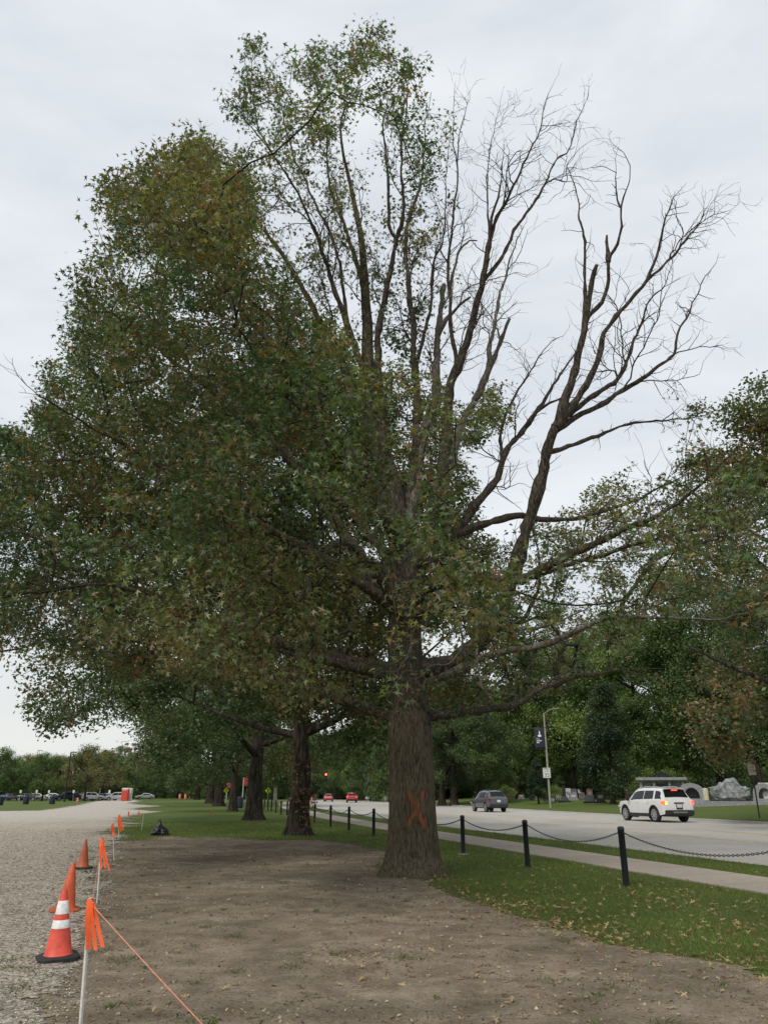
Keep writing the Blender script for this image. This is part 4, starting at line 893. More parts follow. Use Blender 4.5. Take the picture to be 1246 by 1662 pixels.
# ================================================================== FENCE, CONES, STAKES
post = MB(); post.lathe([(.058, -.05), (.058, .90), (.062, .905), (.062, .945), (.055, .965), (.03, .978)], 18); post_me = post.mesh('post', MAT['black_metal'], 40)
eye = MB(); eye.tube([(0.02 * math.cos(t), 0.060 + .018 + .018 * math.sin(t), .87) for t in np.linspace(0, 6.28, 9)], .006, 5); eye_me = eye.mesh('eye_bolt', MAT['black_metal'])
foot = MB(); foot.lathe([(.15, -.02), (.15, .018), (.07, .03)], 18); foot_me = foot.mesh('footing', MAT['kerb'], 40)
us_b = [8.9, 13.13, 16.82, 20.68, 25.4, 30.15, 34.75, 38.69, 43.53, 48.2, 52.7, 57.2, 61.2, 66, 71.2, 75.2, 79.2]
vs_b = [8.0, 8.06, 7.92, 7.88, 7.9, 7.88, 7.96, 7.96, 8.05, 8.2, 8.4, 8.6, 8.75, 9.0, 9.3, 9.5, 9.65]
lean = random.Random(3)
bp = []
for k, (u, v) in enumerate(zip(us_b, vs_b)):
    e = empty('bollard', wuvs(u, v), -AZ); e.rotation_euler = (lean.uniform(-.02, .02), lean.uniform(-.02, .02), -AZ); bp.append(wuvs(u, v))
    tag(e, 'black round bollard linked by a sagging chain beside the pavement', 'bollard', 'bollards along the pavement')
    link('post', post_me, e)
    for sgn in (1, -1): q = link('eye_bolt', eye_me, e); q.rotation_euler = (0, 0, 0 if sgn > 0 else math.pi)
    if k in (3, 11): link('footing', foot_me, e)
def chain(a, b, sag, near):
    a, b = a + Vector((0, 0, .87)), b + Vector((0, 0, .87)); d = (b - a); L = d.length; dn = d.normalized(); a = a + dn * .085; b = b - dn * .085; L = (b - a).length
    n = int(L / .052); mb = MB(); P_ = [a.lerp(b, t) + Vector((0, 0, -sag * 4 * t * (1 - t))) for t in np.linspace(0, 1, n + 1)]
    for i in range(n):
        c = (P_[i] + P_[i + 1]) / 2; dr = (P_[i + 1] - P_[i]).normalized(); up = Vector((0, 0, 1)) if i % 2 else Vector((-dn.y, dn.x, 0)); s_ = dr.cross(up).normalized(); 
        pts = [c + dr * .034 * math.cos(t) + s_ * .014 * math.sin(t) for t in np.linspace(0, 2 * math.pi, 9 if near else 7)]
        mb.tube(pts, 0.0055 if near else .0075, 4 if near else 3, cap=False)
    return mb.build('chain', MAT['chain'])
for k in range(len(bp) - 1):
    tag(chain(bp[k], bp[k + 1], .21 + .03 * math.sin(k * 2.1), k < 3), 'black link chain sagging between two bollards', 'chain', 'chains between the bollards')
# ---- cones
def M_cone(name, col, dirt):
    m, n, l, b = newmat(name); v = coordmap(n, l, 1.0); f = noise(n, l, v, 9, 6, 0.65); f2 = noise(n, l, v, 2.5, 3)
    c = mix(n, l, 0.7, ramp(n, l, f, [(0.35, [k * 0.62 for k in col]), (0.65, col)]), ramp(n, l, f2, [(0.3, (0.7, .72, .75)), (0.7, (1.1, 1.1, 1.1))]), 'MULTIPLY')
    c = mix(n, l, dirt, c, (0.22, 0.12, 0.07)); l.new(c, b.inputs['Base Color']); b.inputs['Roughness'].default_value = 0.55; return m
MAT['coneA'] = M_cone('cone_plastic_bright', (0.86, 0.09, 0.05), 0.05); MAT['coneB'] = M_cone('cone_plastic_orange', (0.80, 0.12, 0.03), 0.10); MAT['coneC'] = M_cone('cone_plastic_faded', (0.62, 0.11, 0.03), 0.25)
MAT['reflect'] = M_plain('reflective_collar', (0.68, 0.67, 0.64), 0.4, 0.22, 25)
def cone(p, mat, lab, collars, h=.62, tilt=(0, 0), rz=0, basecol=None, slim=1.0):
    e = empty('traffic_cone', p); e.rotation_euler = (tilt[0], tilt[1], rz); tag(e, lab, 'cone', 'cones along the gravel edge')
    b = MB(); s_ = .19
    poly = [(s_ * sx - .05 * sx * a, s_ * sy - .05 * sy * b_) for sx, sy, a, b_ in ((1, 1, 0, 1), (1, 1, 1, 0), (-1, 1, 1, 0), (-1, 1, 0, 1), (-1, -1, 0, 1), (-1, -1, 1, 0), (1, -1, 1, 0), (1, -1, 0, 1))]
    n = 8; V = [(x, y, 0.0) for x, y in poly] + [(x, y, .028) for x, y in poly] + [(x * .8, y * .8, .042) for x, y in poly]
    b.add(V, [tuple(reversed(range(8)))] + [(i, (i + 1) % 8, 8 + (i + 1) % 8, 8 + i) for i in range(8)] + [(8 + i, 8 + (i + 1) % 8, 16 + (i + 1) % 8, 16 + i) for i in range(8)] + [tuple(range(16, 24))])
    b.build('base', basecol or MAT['rubber'], e, 40)
    r = lambda z: (.128 * (1 - (z - .04) / (h - .04)) + .026 * ((z - .04) / (h - .04))) * slim
    c = MB(); c.lathe([(r(.038) + .012, .038), (r(.055), .055), (r(h * .5), h * .5), (r(h - .01), h - .01), (r(h) - .005, h), (r(h) - .012, h - .002), (r(h - .12) - .016, h - .12)], 28); c.build('body', mat, e, 50)
    for z0, z1 in collars:
        c = MB(); c.lathe([(r(z0) + .0005, z0 - .002), (r(z0) + .003, z0), (r(z1) + .003, z1), (r(z1) + .0005, z1 + .002)], 28); c.build('reflective_collar', MAT['reflect'], e, 50)
    return e
cone(g(94, 1556, .02), MAT['coneA'], 'orange traffic cone with two white reflective collars and a black base', [(.275, .345), (.40, .515)], .615, (R(1), R(-2)), .5)
cone(g(106, 1478, .02), MAT['coneB'], 'plain bright orange traffic cone leaning right, between the striped cone and the faded cone', [], .60, (0, R(3)), .2, MAT['coneC'])
cone(g(134, 1410, .02), MAT['coneC'], 'faded plain orange traffic cone with a dark base', [], .57, (0, 0), .1)
# ---- marker stakes, ribbons and twine
MAT['stake'] = M_plain('white_stake', (0.62, 0.60, 0.55), 0.8, 0.15, 18); MAT['stakeo'] = M_plain('orange_stake', (0.80, 0.13, 0.03), 0.7, 0.1, 10); MAT['twine'] = M_plain('orange_twine', (0.62, 0.26, 0.17), 0.9, 0.2, 60)
MAT['hole'] = M_plain('stake_hole', (0.10, 0.10, 0.10), 0.9)
def stake(bx, by, tx, ty, lab, w=.035, ribbon=0, mat=None, holes=0, base=None, rl=.3, rw=.03, side=1):
    B_ = base or g(bx, by); T_ = at(tx, ty, B_.y); e = empty('marker_stake', B_); tag(e, lab, 'stake', 'marker stakes along the gravel edge')
    ax = T_ - B_; L = ax.length; q = ax.to_track_quat('Z', 'Y').to_matrix()
    m = MB(); poly = [(-w / 2, -.15), (w / 2, -.15), (w / 2, L), (-w / 2, L)]; m.prism(poly, -.008, .008, q); m.build('shaft', mat or MAT['stake'], e, None, .002)
    for k in range(holes):
        z = L - .05 - k * .075
        if z < 0.02: break
        hm = MB(); hm.lathe([(.0045, -.0005), (.0045, .002)], 8, q @ Vector((0, -.0085, z)), 'y', M=None); hm.build('stud_hole', MAT['hole'], e)
    rr = random.Random(int(bx * 7 + by))
    for k in range(ribbon):
        r = MB(); n = 9; W0 = rw * rr.uniform(.8, 1.15); a = rr.uniform(-.6, .6); dx = side * (.012 + .018 * k); top = q @ Vector((side * w * .35, -.012, L - .01 - .012 * k)); V = []
        LL = rl * rr.uniform(.85, 1.05)
        for i in range(n):
            t = i / (n - 1); c = top + Vector((dx + side * (.03 + .035 * k) * rl / .3 * t ** 1.4 + .004 * rr.random(), -.012 - .012 * math.sin(t * 5 + k), -LL * t))
            wd = W0 * (1 - .25 * t * (k % 2)); tw = a * .6 + .5 * t
            V += [c + Vector((math.cos(tw), math.sin(tw), 0)) * wd / 2, c - Vector((math.cos(tw), math.sin(tw), 0)) * wd / 2]
        r.add(V, [(2 * i, 2 * i + 1, 2 * i + 3, 2 * i + 2) for i in range(n - 1)]); o = r.build('ribbon', MAT['orange'], e, 60)
    if ribbon:
        kn = MB(); z = L - .015; kn.box(q @ Vector((0, 0, z)), (w * 1.25, .028, .022), M=q); kn.build('ribbon_knot', MAT['orange'], e, None, .004)
    return T_
b1 = g(131, 1662); s1 = stake(131, 1662, 147.5, 1457, 'tall white stake with drilled holes and orange ribbon, twine tied to its top', .040, 3, None, 14, g(129.5, 1684), .30, .034)
s2 = stake(158, 1467, 165.5, 1360, 'white stake with orange ribbon between the faded cone and the striped cone', .038, 3, None, 0, None, .44, .030)
s3 = stake(185.6, 1397.6, 183.5, 1336, 'thin white stake with orange ribbon at the corner of the bare soil', .032, 2, None, 0, None, .30, .045)
s4 = stake(193, 1361.6, 194, 1322, 'white stake with long orange ribbon by the lawn corner next to the gravel', .035, 3, None, 0, None, .55, .055)
s5 = stake(230, 1349, 234, 1318, 'plain white leaning stake without ribbon near the black bag', .04)
stake(209, 1327.5, 209, 1317, 'short orange ribbon stake at the gravel edge beyond the white stakes', .06, 2, MAT['stakeo'], 0, None, .25, .07)
stake(226, 1326.5, 226, 1316.5, 'short orange ribbon stake in the grass beyond the plain white stake', .06, 2, MAT['stakeo'], 0, None, .25, .07)
stake(346.5, 1324, 344, 1314, 'orange stake leaning on the lawn beside the slim oak', .07, 1, MAT['stakeo'], 0, None, .3, .09)
def string(a, b, sag, r, lab):
    m = MB(); m.tube([Vector(a).lerp(Vector(b), t) - Vector((0, 0, sag * 4 * t * (1 - t))) for t in np.linspace(0, 1, 15)], r, 5); tag(m.build('twine', MAT['twine'], None, 60), lab, 'twine')
s1k = s1 + Vector((.02, -.02, -.04)); pr1 = at(330, 1662, 5.5); string(s1k, s1k + (pr1 - s1k) * 1.36, .008, .0038, 'orange twine slanting from the tall white stake down to the soil')
string(s1k, s2 + Vector((0, 0, -.25)), .03, .003, 'twine running between the two nearest ribboned stakes')
string(s2 + Vector((0, 0, -.05)), s3 + Vector((0, 0, -.05)), .05, .003, 'twine running from the middle ribboned stake to the thin stake')
# ---- black bag
bm = bmesh.new(); bmesh.ops.create_icosphere(bm, subdivisions=4, radius=1.0)
co = np.array([v.co[:] for v in bm.verts]); nn = fbm(co * 2.2 + 9, 5, 4); n2 = np.abs(vnoise(co * 5.5 + 3, 12) - .5)
for v, a, c in zip(bm.verts, nn, n2):
    r_ = .55 + .75 * a - .5 * c; x, y, z = v.co; pk = .55 * math.exp(-((x + .25) ** 2 + y ** 2) / .07) * max(0, z) + .25 * math.exp(-((x + .02) ** 2 + y ** 2) / .04) * max(0, z)
    v.co = (x * r_ * .34 + (.07 if z < 0 else 0) * x, y * r_ * .42, max(-.02, (z * r_ * .36 + .12) if z < 0 else z * r_ * .26 + .10 + pk * .42))
me = bpy.data.meshes.new('plastic_bag'); bm.to_mesh(me); bm.free(); me.materials.append(M_plain('black_plastic', (0.008, 0.008, 0.011), 0.28, 0.3, 5, 0.03)); me.polygons.foreach_set('use_smooth', [True] * len(me.polygons))
o = link('plastic_bag', me); o.location = g(259, 1356); tag(o, 'crumpled black plastic bag on the grass at the edge of the soil', 'bag')
# ================================================================== CARS
def M_paint(name, col, rough=0.25):
    m, n, l, b = newmat(name); v = coordmap(n, l, 1.0); f = noise(n, l, v, 3, 4)
    l.new(ramp(n, l, f, [(0.3, [c * 0.93 for c in col]), (0.7, col)]), b.inputs['Base Color']); b.inputs['Roughness'].default_value = rough; b.inputs['Coat Weight'].default_value = 0.6; b.inputs['Coat Roughness'].default_value = 0.06
    return m
def M_emit(name, col, emit, s):
    m = M_plain(name, col, 0.3, 0.1); b = m.node_tree.nodes['Principled BSDF']; b.inputs['Emission Color'].default_value = (*emit, 1); b.inputs['Emission Strength'].default_value = s; return m
MAT['glass'] = M_plain('tinted_glass', (0.010, 0.011, 0.012), 0.12, 0.2, 2, spec=0.25); MAT['trim'] = M_plain('black_trim', (0.02, 0.02, 0.021), 0.6, 0.2)
MAT['tyre'] = M_plain('tyre_rubber', (0.018, 0.018, 0.019), 0.85, 0.25, 14); MAT['rim'] = M_plain('alloy_rim', (0.55, 0.55, 0.56), 0.3, 0.1, 6, metal=0.7)
MAT['tail_on'] = M_emit('tail_light_lit', (0.6, 0.02, 0.01), (1.0, 0.10, 0.05), 1.6); MAT['amber_on'] = M_emit('indicator_lit', (0.7, 0.3, 0.02), (1.0, 0.55, 0.06), 2.2); MAT['tail_off'] = M_plain('tail_light_lens', (0.25, 0.012, 0.01), 0.2, 0.1)
MAT['plate'] = M_plain('number_plate', (0.6, 0.62, 0.65), 0.4, 0.1, 30); MAT['chrome'] = M_plain('chrome', (0.6, 0.6, 0.6), 0.15, 0.05, metal=1.0); MAT['head'] = M_plain('headlight_lens', (0.5, 0.5, 0.52), 0.1, 0.1)
# stations: x, underside, belt line, top, half width at belt, half width at top
SUV = dict(L=5.05, st=[(-2.50, .50, .78, .80, .74, .70), (-2.47, .40, 1.02, 1.05, .90, .82), (-2.40, .36, 1.14, 1.17, .955, .84), (-2.34, .34, 1.17, 1.27, .97, .80), (-2.06, .30, 1.18, 1.70, .985, .70), (-1.9, .30, 1.17, 1.745, .99, .70), (-1.2, .28, 1.16, 1.775, 1.0, .71), (-.3, .28, 1.14, 1.78, 1.0, .715), (.45, .28, 1.12, 1.74, 1.0, .70), (.62, .28, 1.11, 1.68, 1.0, .70), (1.22, .28, 1.10, 1.16, .99, .82), (1.5, .28, 1.08, 1.13, .98, .80), (2.1, .30, 1.02, 1.07, .95, .76), (2.38, .33, .92, .97, .86, .70), (2.50, .42, .74, .78, .72, .6)],
           wx=(-1.48, 1.55), wr=.385, side=[(-2.12, -1.55, -2.25, -1.62), (-1.38, -.52, -1.45, -.50), (-.44, .62, -.44, .98)], rear=(-2.335, -2.085), front=(.68, 1.18), rail=True)
CUV = dict(L=4.6, st=[(-2.28, .50, .80, .82, .70, .66), (-2.24, .42, 1.00, 1.03, .86, .76), (-2.16, .38, 1.08, 1.12, .90, .76), (-2.10, .36, 1.10, 1.18, .915, .72), (-1.70, .32, 1.10, 1.58, .925, .62), (-1.5, .30, 1.09, 1.63, .93, .62), (-.8, .28, 1.06, 1.66, .935, .64), (0, .28, 1.03, 1.66, .935, .64), (.4, .28, 1.01, 1.62, .93, .64), (.55, .28, 1.0, 1.56, .93, .64), (1.2, .28, .99, 1.05, .92, .76), (1.5, .28, .97, 1.03, .91, .74), (2.0, .30, .90, .95, .87, .7), (2.22, .35, .78, .82, .76, .6), (2.3, .45, .66, .68, .6, .5)],
           wx=(-1.36, 1.38), wr=.36, side=[(-1.78, -1.30, -1.98, -1.34), (-1.20, -.42, -1.28, -.40), (-.34, .50, -.34, .92)], rear=(-2.09, -1.74), front=(.62, 1.15), rail=True)
SED = dict(L=4.7, st=[(-2.34, .48, .74, .76, .66, .6), (-2.28, .38, .92, .96, .82, .70), (-2.1, .32, .97, 1.02, .87, .74), (-1.75, .28, .98, 1.05, .89, .74), (-1.62, .28, .98, 1.10, .895, .70), (-1.0, .26, .96, 1.38, .90, .58), (-.7, .25, .95, 1.43, .90, .58), (0, .25, .93, 1.45, .90, .59), (.35, .25, .92, 1.41, .90, .59), (.5, .25, .92, 1.36, .90, .60), (1.15, .25, .90, .97, .89, .72), (1.5, .25, .87, .94, .88, .70), (2.0, .28, .80, .85, .84, .66), (2.26, .33, .70, .73, .74, .55), (2.34, .42, .58, .6, .6, .5)],
           wx=(-1.36, 1.40), wr=.325, side=[(-1.02, -.42, -1.32, -.40), (-.34, .46, -.34, .86)], rear=(-1.58, -1.04), front=(.55, 1.10), rail=False)
def car_body(sp, paint, dark):
    st = sp['st']; V = []; n = 16
    for (x, zb, zl, zr, w, wt) in st:
        h = [(0, zb), (w * .78, zb), (w * .965, zb + .07), (w, zb + (zl - zb) * .45), (w * .99, zl - .07), (w * .965, zl), (wt + (w * .965 - wt) * .08, zr - .08 if zr - zl > .2 else zr - .02), (wt * .90, zr - .015), (0, zr + .01)]
        ring = [(x, y, z) for y, z in h] + [(x, -y, z) for y, z in reversed(h[1:-1])]; V += ring
    Fc = []
    for i in range(len(st) - 1):
        for k in range(n): Fc.append((i * n + k, i * n + (k + 1) % n, (i + 1) * n + (k + 1) % n, (i + 1) * n + k))
    Fc += [tuple(reversed(range(n))), tuple(range((len(st) - 1) * n, len(st) * n))]
    me = bpy.data.meshes.new('body'); me.from_pydata(V, [], Fc); bm = bmesh.new(); bm.from_mesh(me); bmesh.ops.recalc_face_normals(bm, faces=bm.faces); bm.to_mesh(me); bm.free()
    ob = bpy.data.objects.new('tmp_body', me); COL.objects.link(ob); cut = MB()
    for wx in sp['wx']:
        for s in (-1, 1): cut.lathe([(sp['wr'] + .055, s * .62), (sp['wr'] + .055, s * 1.2)], 28, (wx, 0, sp['wr']), 'y')
    co = cut.build('tmp_cut', dark); md = ob.modifiers.new('b', 'BOOLEAN'); md.operation = 'DIFFERENCE'; md.object = co; md.solver = 'EXACT'
    dg = bpy.context.evaluated_depsgraph_get(); out = bpy.data.meshes.new_from_object(ob.evaluated_get(dg)); out.name = 'body'
    bpy.data.objects.remove(ob); bpy.data.objects.remove(co)
    out.materials.clear(); out.materials.append(paint); out.materials.append(dark)
    for p in out.polygons:
        c = p.center; d = min(math.hypot(c.x - wx, c.z - sp['wr']) for wx in sp['wx'])
        p.material_index = 1 if (d < sp['wr'] + .06 and (abs(p.normal.y) < .5 or abs(c.y) < .7) and c.z < 1) or (p.normal.z < -.7 and c.z < .5) else 0
        p.use_smooth = True
    out.set_sharp_from_angle(angle=R(28)); return out
def sect(sp, x):
    a = np.array(sp['st']); return [np.interp(x, a[:, 0], a[:, k]) for k in range(1, 6)]
_body = {}
def car(name, sp, p, heading, paint, lab, group, lit=False, amber=False, plate=True, low=False, cladding=False):
    e = empty(name, p, heading); tag(e, lab, 'car', group)
    if (id(sp), paint.name) not in _body: _body[(id(sp), paint.name)] = car_body(sp, paint, MAT['trim'])
    link('body', _body[(id(sp), paint.name)], e)
    def side_panel(xa, xb, ya, yb, s):              # xa..xb at the top, ya..yb at the belt
        V = []; 
        for i in range(5):
            for f in (.06, .45, .86):
                x = (ya + (yb - ya) * i / 4) * (1 - f) + (xa + (xb - xa) * i / 4) * f; zb, zl, zr, w, wt = sect(sp, x)
                V.append((x, s * ((w * .965) * (1 - f) + (wt + (w * .965 - wt) * .08) * f + .010), zl + (zr - .08 - zl) * f))
        return V, [(i * 3 + k, i * 3 + k + 1, i * 3 + k + 4, i * 3 + k + 3) for i in range(4) for k in range(2)]
    for (a, b, c, d) in sp['side']:
        for s in (-1, 1): m = MB(); m.add(*side_panel(a, b, c, d, s)); m.build('side_window', MAT['glass'], e, 60)
    for nm, (x0, x1) in (('rear_window', sp['rear']), ('windscreen', sp['front'])):
        V = []
        for i in range(5):
            x = x0 + (x1 - x0) * i / 4; zb, zl, zr, w, wt = sect(sp, x)
            for f in (-1, -.5, 0, .5, 1): V.append((x + (-.012 if nm == 'rear_window' else .012), f * wt * .92, zr + .018 - .02 * f * f))
        m = MB(); m.add(V, [(i * 5 + k, i * 5 + k + 1, i * 5 + k + 6, i * 5 + k + 5) for i in range(4) for k in range(4)]); m.build(nm, MAT['glass'], e, 60)
    xr = sp['st'][1][0]; hw = sp['st'][3][4]; zl = sp['st'][3][2]
    for s in (-1, 1):
        m = MB(); m.box((xr + .14, s * (hw - .10), zl - .17), (.34, .22, .20)); tl = m.build('tail_light', MAT['tail_on'] if lit else MAT['tail_off'], e, None, .03)
        if amber and s > 0: m = MB(); m.box((xr - .035, s * (hw - .15), zl - .18), (.03, .12, .15)); m.build('indicator', MAT['amber_on'], tl, None, .006)
        m = MB(); m.box((sp['st'][-3][0] + .12, s * (sp['st'][-3][4] - .1), .78 if sp is SUV else .68), (.22, .26, .11)); m.build('headlight', MAT['head'], e, None, .02)
        m = MB(); m.box((.95, s * (sp['st'][8][4] + .10), sp['st'][8][2] + .03), (.11, .20, .15)); m.build('mirror', MAT['trim'] if cladding else paint, e, None, .03)
    m = MB(); m.box((xr - .005, 0, .50), (.12, hw * 1.86, .26)); m.box((xr + .08, 0, .40), (.2, hw * 1.75, .16)); m.build('rear_bumper', MAT['trim'] if cladding or sp is CUV else paint, e, None, .03)
    if plate: m = MB(); m.box((xr - .05, 0, .84), (.015, .32, .17)); m.build('number_plate', MAT['plate'], e, None, .003)
    if sp is SUV:
        m = MB(); m.box((xr - .03, 0, .99), (.02, .62, .06)); m.build('tailgate_badge_strip', MAT['trim'], e, None, .005)
        m = MB(); m.box((xr - .045, 0, .80), (.012, .40, .26)); m.build('plate_recess', MAT['trim'], e, None, .003)
        m = MB(); m.box((xr - .075, 0, .52), (.03, .9, .07)); m.build('bumper_step', MAT['chrome'], e, None, .01)
        m = MB(); m.box((-2.13, 0, 1.735), (.26, 1.26, .035)); m.build('spoiler', paint, e, None, .012)
    if lit: m = MB(); m.box((sp['rear'][1] - .11, 0, sect(sp, sp['rear'][1])[2] - (.02 if sp is SUV else .0)), (.05, .36, .05)); m.build('high_brake_light', MAT['tail_on'], e, None, .008)
    if sp['rail']:
        for s in (-1, 1): m = MB(); zt_ = sp['st'][6][3]; m.tube([(-1.75, s * .60, zt_ - .03), (-1.6, s * .60, zt_ + .035), (-.5, s * .61, zt_ + .05), (.3, s * .60, zt_ + .02), (.45, s * .60, zt_ - .05)], .02, 6); m.build('roof_rail', MAT['trim'] if not cladding else MAT['chrome'], e, 50)
    if not low:
        for s in (-1, 1):
            for x in (-.95, .12): m = MB(); m.box((x, s * (sp['st'][7][4] + .012), sp['st'][7][2] - .14), (.18, .03, .03)); m.build('door_handle', paint, e, None, .008)
            if cladding:
                m = MB(); m.box((.03, s * (sp['st'][7][4] - .01), .36), (2.2, .05, .17)); m.build('sill_cladding', MAT['trim'], e, None, .015)
                for wx in sp['wx']:
                    r0, r1 = sp['wr'] + .05, sp['wr'] + .125; V = []; N = 18
                    for i in range(N + 1):
                        t = R(-12) + R(204) * i / N
                        w_ = sect(sp, wx + r1 * math.cos(t))[3]
                        for rr, yy in ((r0, .97), (r0, 1.012), (r1, 1.006), (r1, .97)): V.append((wx + rr * math.cos(t), s * w_ * yy, sp['wr'] + rr * math.sin(t)))
                    m = MB(); m.add(V, [(i * 4 + k, i * 4 + (k + 1) % 4, i * 4 + 4 + (k + 1) % 4, i * 4 + 4 + k) for i in range(N) for k in range(4)]); m.build('arch_cladding', MAT['trim'], e, 40)
    for wx in sp['wx']:
        for s in (-1, 1):
            r_ = sp['wr']; y1 = sp['st'][7][4] - .015; y0 = y1 - .24; yy = (y0, y1) if s > 0 else (-y0, -y1); sg = s
            m = MB(); m.lathe([(r_ * .62, y0 * sg), (r_ * .95, y0 * sg), (r_, (y0 + .03) * sg), (r_, (y1 - .03) * sg), (r_ * .96, y1 * sg), (r_ * .72, (y1 + .004) * sg)], 24, (wx, 0, r_), 'y'); ty = m.build('wheel', MAT['tyre'], e, 40)
            m = MB(); m.lathe([(r_ * .71, (y1 - .02) * sg), (r_ * .71, (y1 + .006) * sg), (r_ * .62, (y1 + .004) * sg), (r_ * .60, (y1 - .05) * sg)], 24, (wx, 0, r_), 'y')
            for k in range(10 if cladding else 7):
                a = 2 * math.pi * k / (10 if cladding else 7); q = Matrix.Rotation(-a, 3, 'Y'); m.box(Vector((wx, (y1 - .008) * sg, r_)) + q @ Vector((r_ * .36, 0, 0)), (r_ * .60, .03, r_ * .12), M=q)
            m.build('rim', MAT['rim'], ty, 40)
    return e
P_white = M_paint('white_paint_car', (0.70, 0.70, 0.69)); P_grey = M_paint('dark_grey_paint', (0.07, 0.075, 0.08), .2); P_red = M_paint('red_paint', (0.40, 0.03, 0.03)); P_navy = M_paint('navy_paint', (0.02, 0.03, 0.06)); P_silver = M_paint('silver_paint', (0.42, 0.43, 0.44)); P_black = M_paint('black_paint', (0.02, 0.02, 0.022)); P_maroon = M_paint('maroon_paint', (0.12, 0.05, 0.045))
HD = R(90) - AZ                                     # heading along the road, away from the camera
def lane(x, y, du=0, v=None):
    p_ = g(x, y, ROADZ); u, w = touv(p_); return wuv(u + du, v if v else w, ROADZ)
# the white one: rear wheel centre
pw = g(1084, 1334, ROADZ); uw, vw = touv(pw)
e = car('white_suv', SUV, wuv(uw + 1.35, vw, ROADZ), HD, P_white, 'white sport utility car with lit brake lights and amber indicator on the road', None, True, True, True, False, True); e.scale = (1.06, 1.06, 1.09); e.rotation_euler[2] -= math.atan(slope(uw))
pg_ = g(801, 1318, ROADZ); ug, vg = touv(pg_)
car('grey_suv', CUV, wuv(ug + 1.3, vg, ROADZ), HD, P_grey, 'dark grey crossover car driving away in the lane beside the verge', None, False, False, True).scale = (1.03, 1.03, 1.12)
car('red_car', CUV, wuv(140, 21.6, ROADZ), HD - .2, P_red, 'small red car with lit brake lights far along the road', 'distant red cars', True, False, False, True)
car('red_car', SED, wuv(158, 17.2, ROADZ), HD - .23 + math.pi, P_red, 'distant red saloon facing the camera behind the striped drum', 'distant red cars', False, False, False, True)
car('red_car', SED, wuv(205, 17.4, ROADZ), HD - .3 + math.pi, P_red, 'distant red car queueing under the traffic signal', 'distant red cars', False, False, False, True)
# car park row
cp = [(17, P_navy, SED, 'navy saloon parked at the open end of the car park'), (58, P_silver, SED, 'silver saloon parked beside the round green tree'), (89, P_white, SED, 'white saloon parked between the tree and the black lamp pole'), (110, P_navy, SUV, 'dark blue sport utility car parked behind the black lamp pole'), (128, P_maroon, SED, 'maroon saloon parked next to the dark blue car'), (139, P_black, CUV, 'black car parked behind the yellow green tree'), (152, P_silver, CUV, 'silver crossover parked in the middle of the car park row'), (164, P_navy, SED, 'navy saloon parked by the double-headed lamp'), (177, P_silver, SED, 'silver saloon parked towards the portable toilets'), (190, P_white, CUV, 'white crossover parked beside the portable toilets'), (4, P_black, CUV, 'black crossover partly hidden at the car park edge'), (236, P_silver, SED, 'silver saloon parked past the portable toilets'), (46, P_black, SED, 'black saloon parked behind the navy bin')]
for k, (x, pm, sp, lab) in enumerate(cp):
    car('parked_car', sp, gt(x, 166 + (k % 3) * 2.5 + (30 if x > 200 else 0)), R(8) + (math.pi if k % 2 else 0) + (k % 4) * .12, pm, lab, 'cars in the car park', False, False, False, True)
# ================================================================== SIGNS, CEMETERY, FAR THINGS
def text_mesh(name, s, size, mat, parent, M):
    c = bpy.data.curves.new(name, 'FONT'); c.body = s; c.size = size; c.align_x = 'CENTER'; c.align_y = 'CENTER'; c.extrude = .002
    t = bpy.data.objects.new('tmp', c); COL.objects.link(t); me = bpy.data.meshes.new_from_object(t.evaluated_get(bpy.context.evaluated_depsgraph_get())); bpy.data.objects.remove(t)
    me.name = name; me.materials.clear(); me.materials.append(mat); o = link(name, me, parent); o.matrix_local = M; return o
MAT['galv'] = M_plain('weathered_pole', (0.26, 0.25, 0.20), 0.6, 0.2, 4); MAT['navy'] = M_plain('navy_banner', (0.012, 0.015, 0.03), 0.7, 0.15); MAT['signw'] = M_plain('sign_white', (0.62, 0.62, 0.58), 0.5, 0.08); MAT['ink'] = M_plain('sign_black', (0.02, 0.02, 0.02), 0.6)
MAT['signb'] = M_plain('sign_tan', (0.36, 0.30, 0.25), 0.7, 0.15, 9); MAT['yel'] = M_plain('fluorescent_yellow', (0.62, 0.70, 0.02), 0.5, 0.05); MAT['white'] = M_plain('white_plain', (0.7, 0.7, 0.7), 0.5, 0.05)
UPR = Matrix.Rotation(R(90), 4, 'X')
ps = gz(893, 1311); face = math.atan2(ps.x, ps.y)
e = empty('lamp_post', ps, -face); tag(e, 'weathered pole carrying a navy banner and a speed limit sign', 'post')
kk = ps.y / 86.0
m = MB(); m.tube([(0, 0, -.2), (0, 0, 4), (0, 0, 9.2)], [.13, .11, .08], 10); m.tube([(0, 0, 9.1), (.6, -.4, 9.5), (1.6, -1.0, 9.6)], [.06, .05, .05], 6); m.build('pole', MAT['galv'], e, 50)
sg = empty('road_sign', ps + Vector((-.05 * math.cos(face), -.16, 0)), -face); tag(sg, 'white speed limit 35 sign fixed to the banner pole', 'sign')
m = MB(); m.box((-.12, -.06, 3.30), (.76, .02, 1.0)); m.build('plate', MAT['signw'], sg, None, .006)
m = MB()
for bx, bz, w, h_ in ((-.12, 3.775, .70, .018), (-.12, 2.825, .70, .018), (-.465, 3.30, .018, .95), (.225, 3.30, .018, .95)): m.box((bx, -.072, bz), (w, .004, h_))
m.build('border', MAT['ink'], sg)
for s_, z, sz in (('SPEED', 3.66, .20), ('LIMIT', 3.45, .20), ('35', 3.08, .55)): text_mesh('lettering', s_, sz, MAT['ink'], sg, Matrix.Translation((-.12, -.074, z)) @ UPR)
bn = empty('banner', ps + Vector((0, -.1, 0)), -face); tag(bn, 'navy banner with a white flame-like emblem hanging from the pole', 'banner')
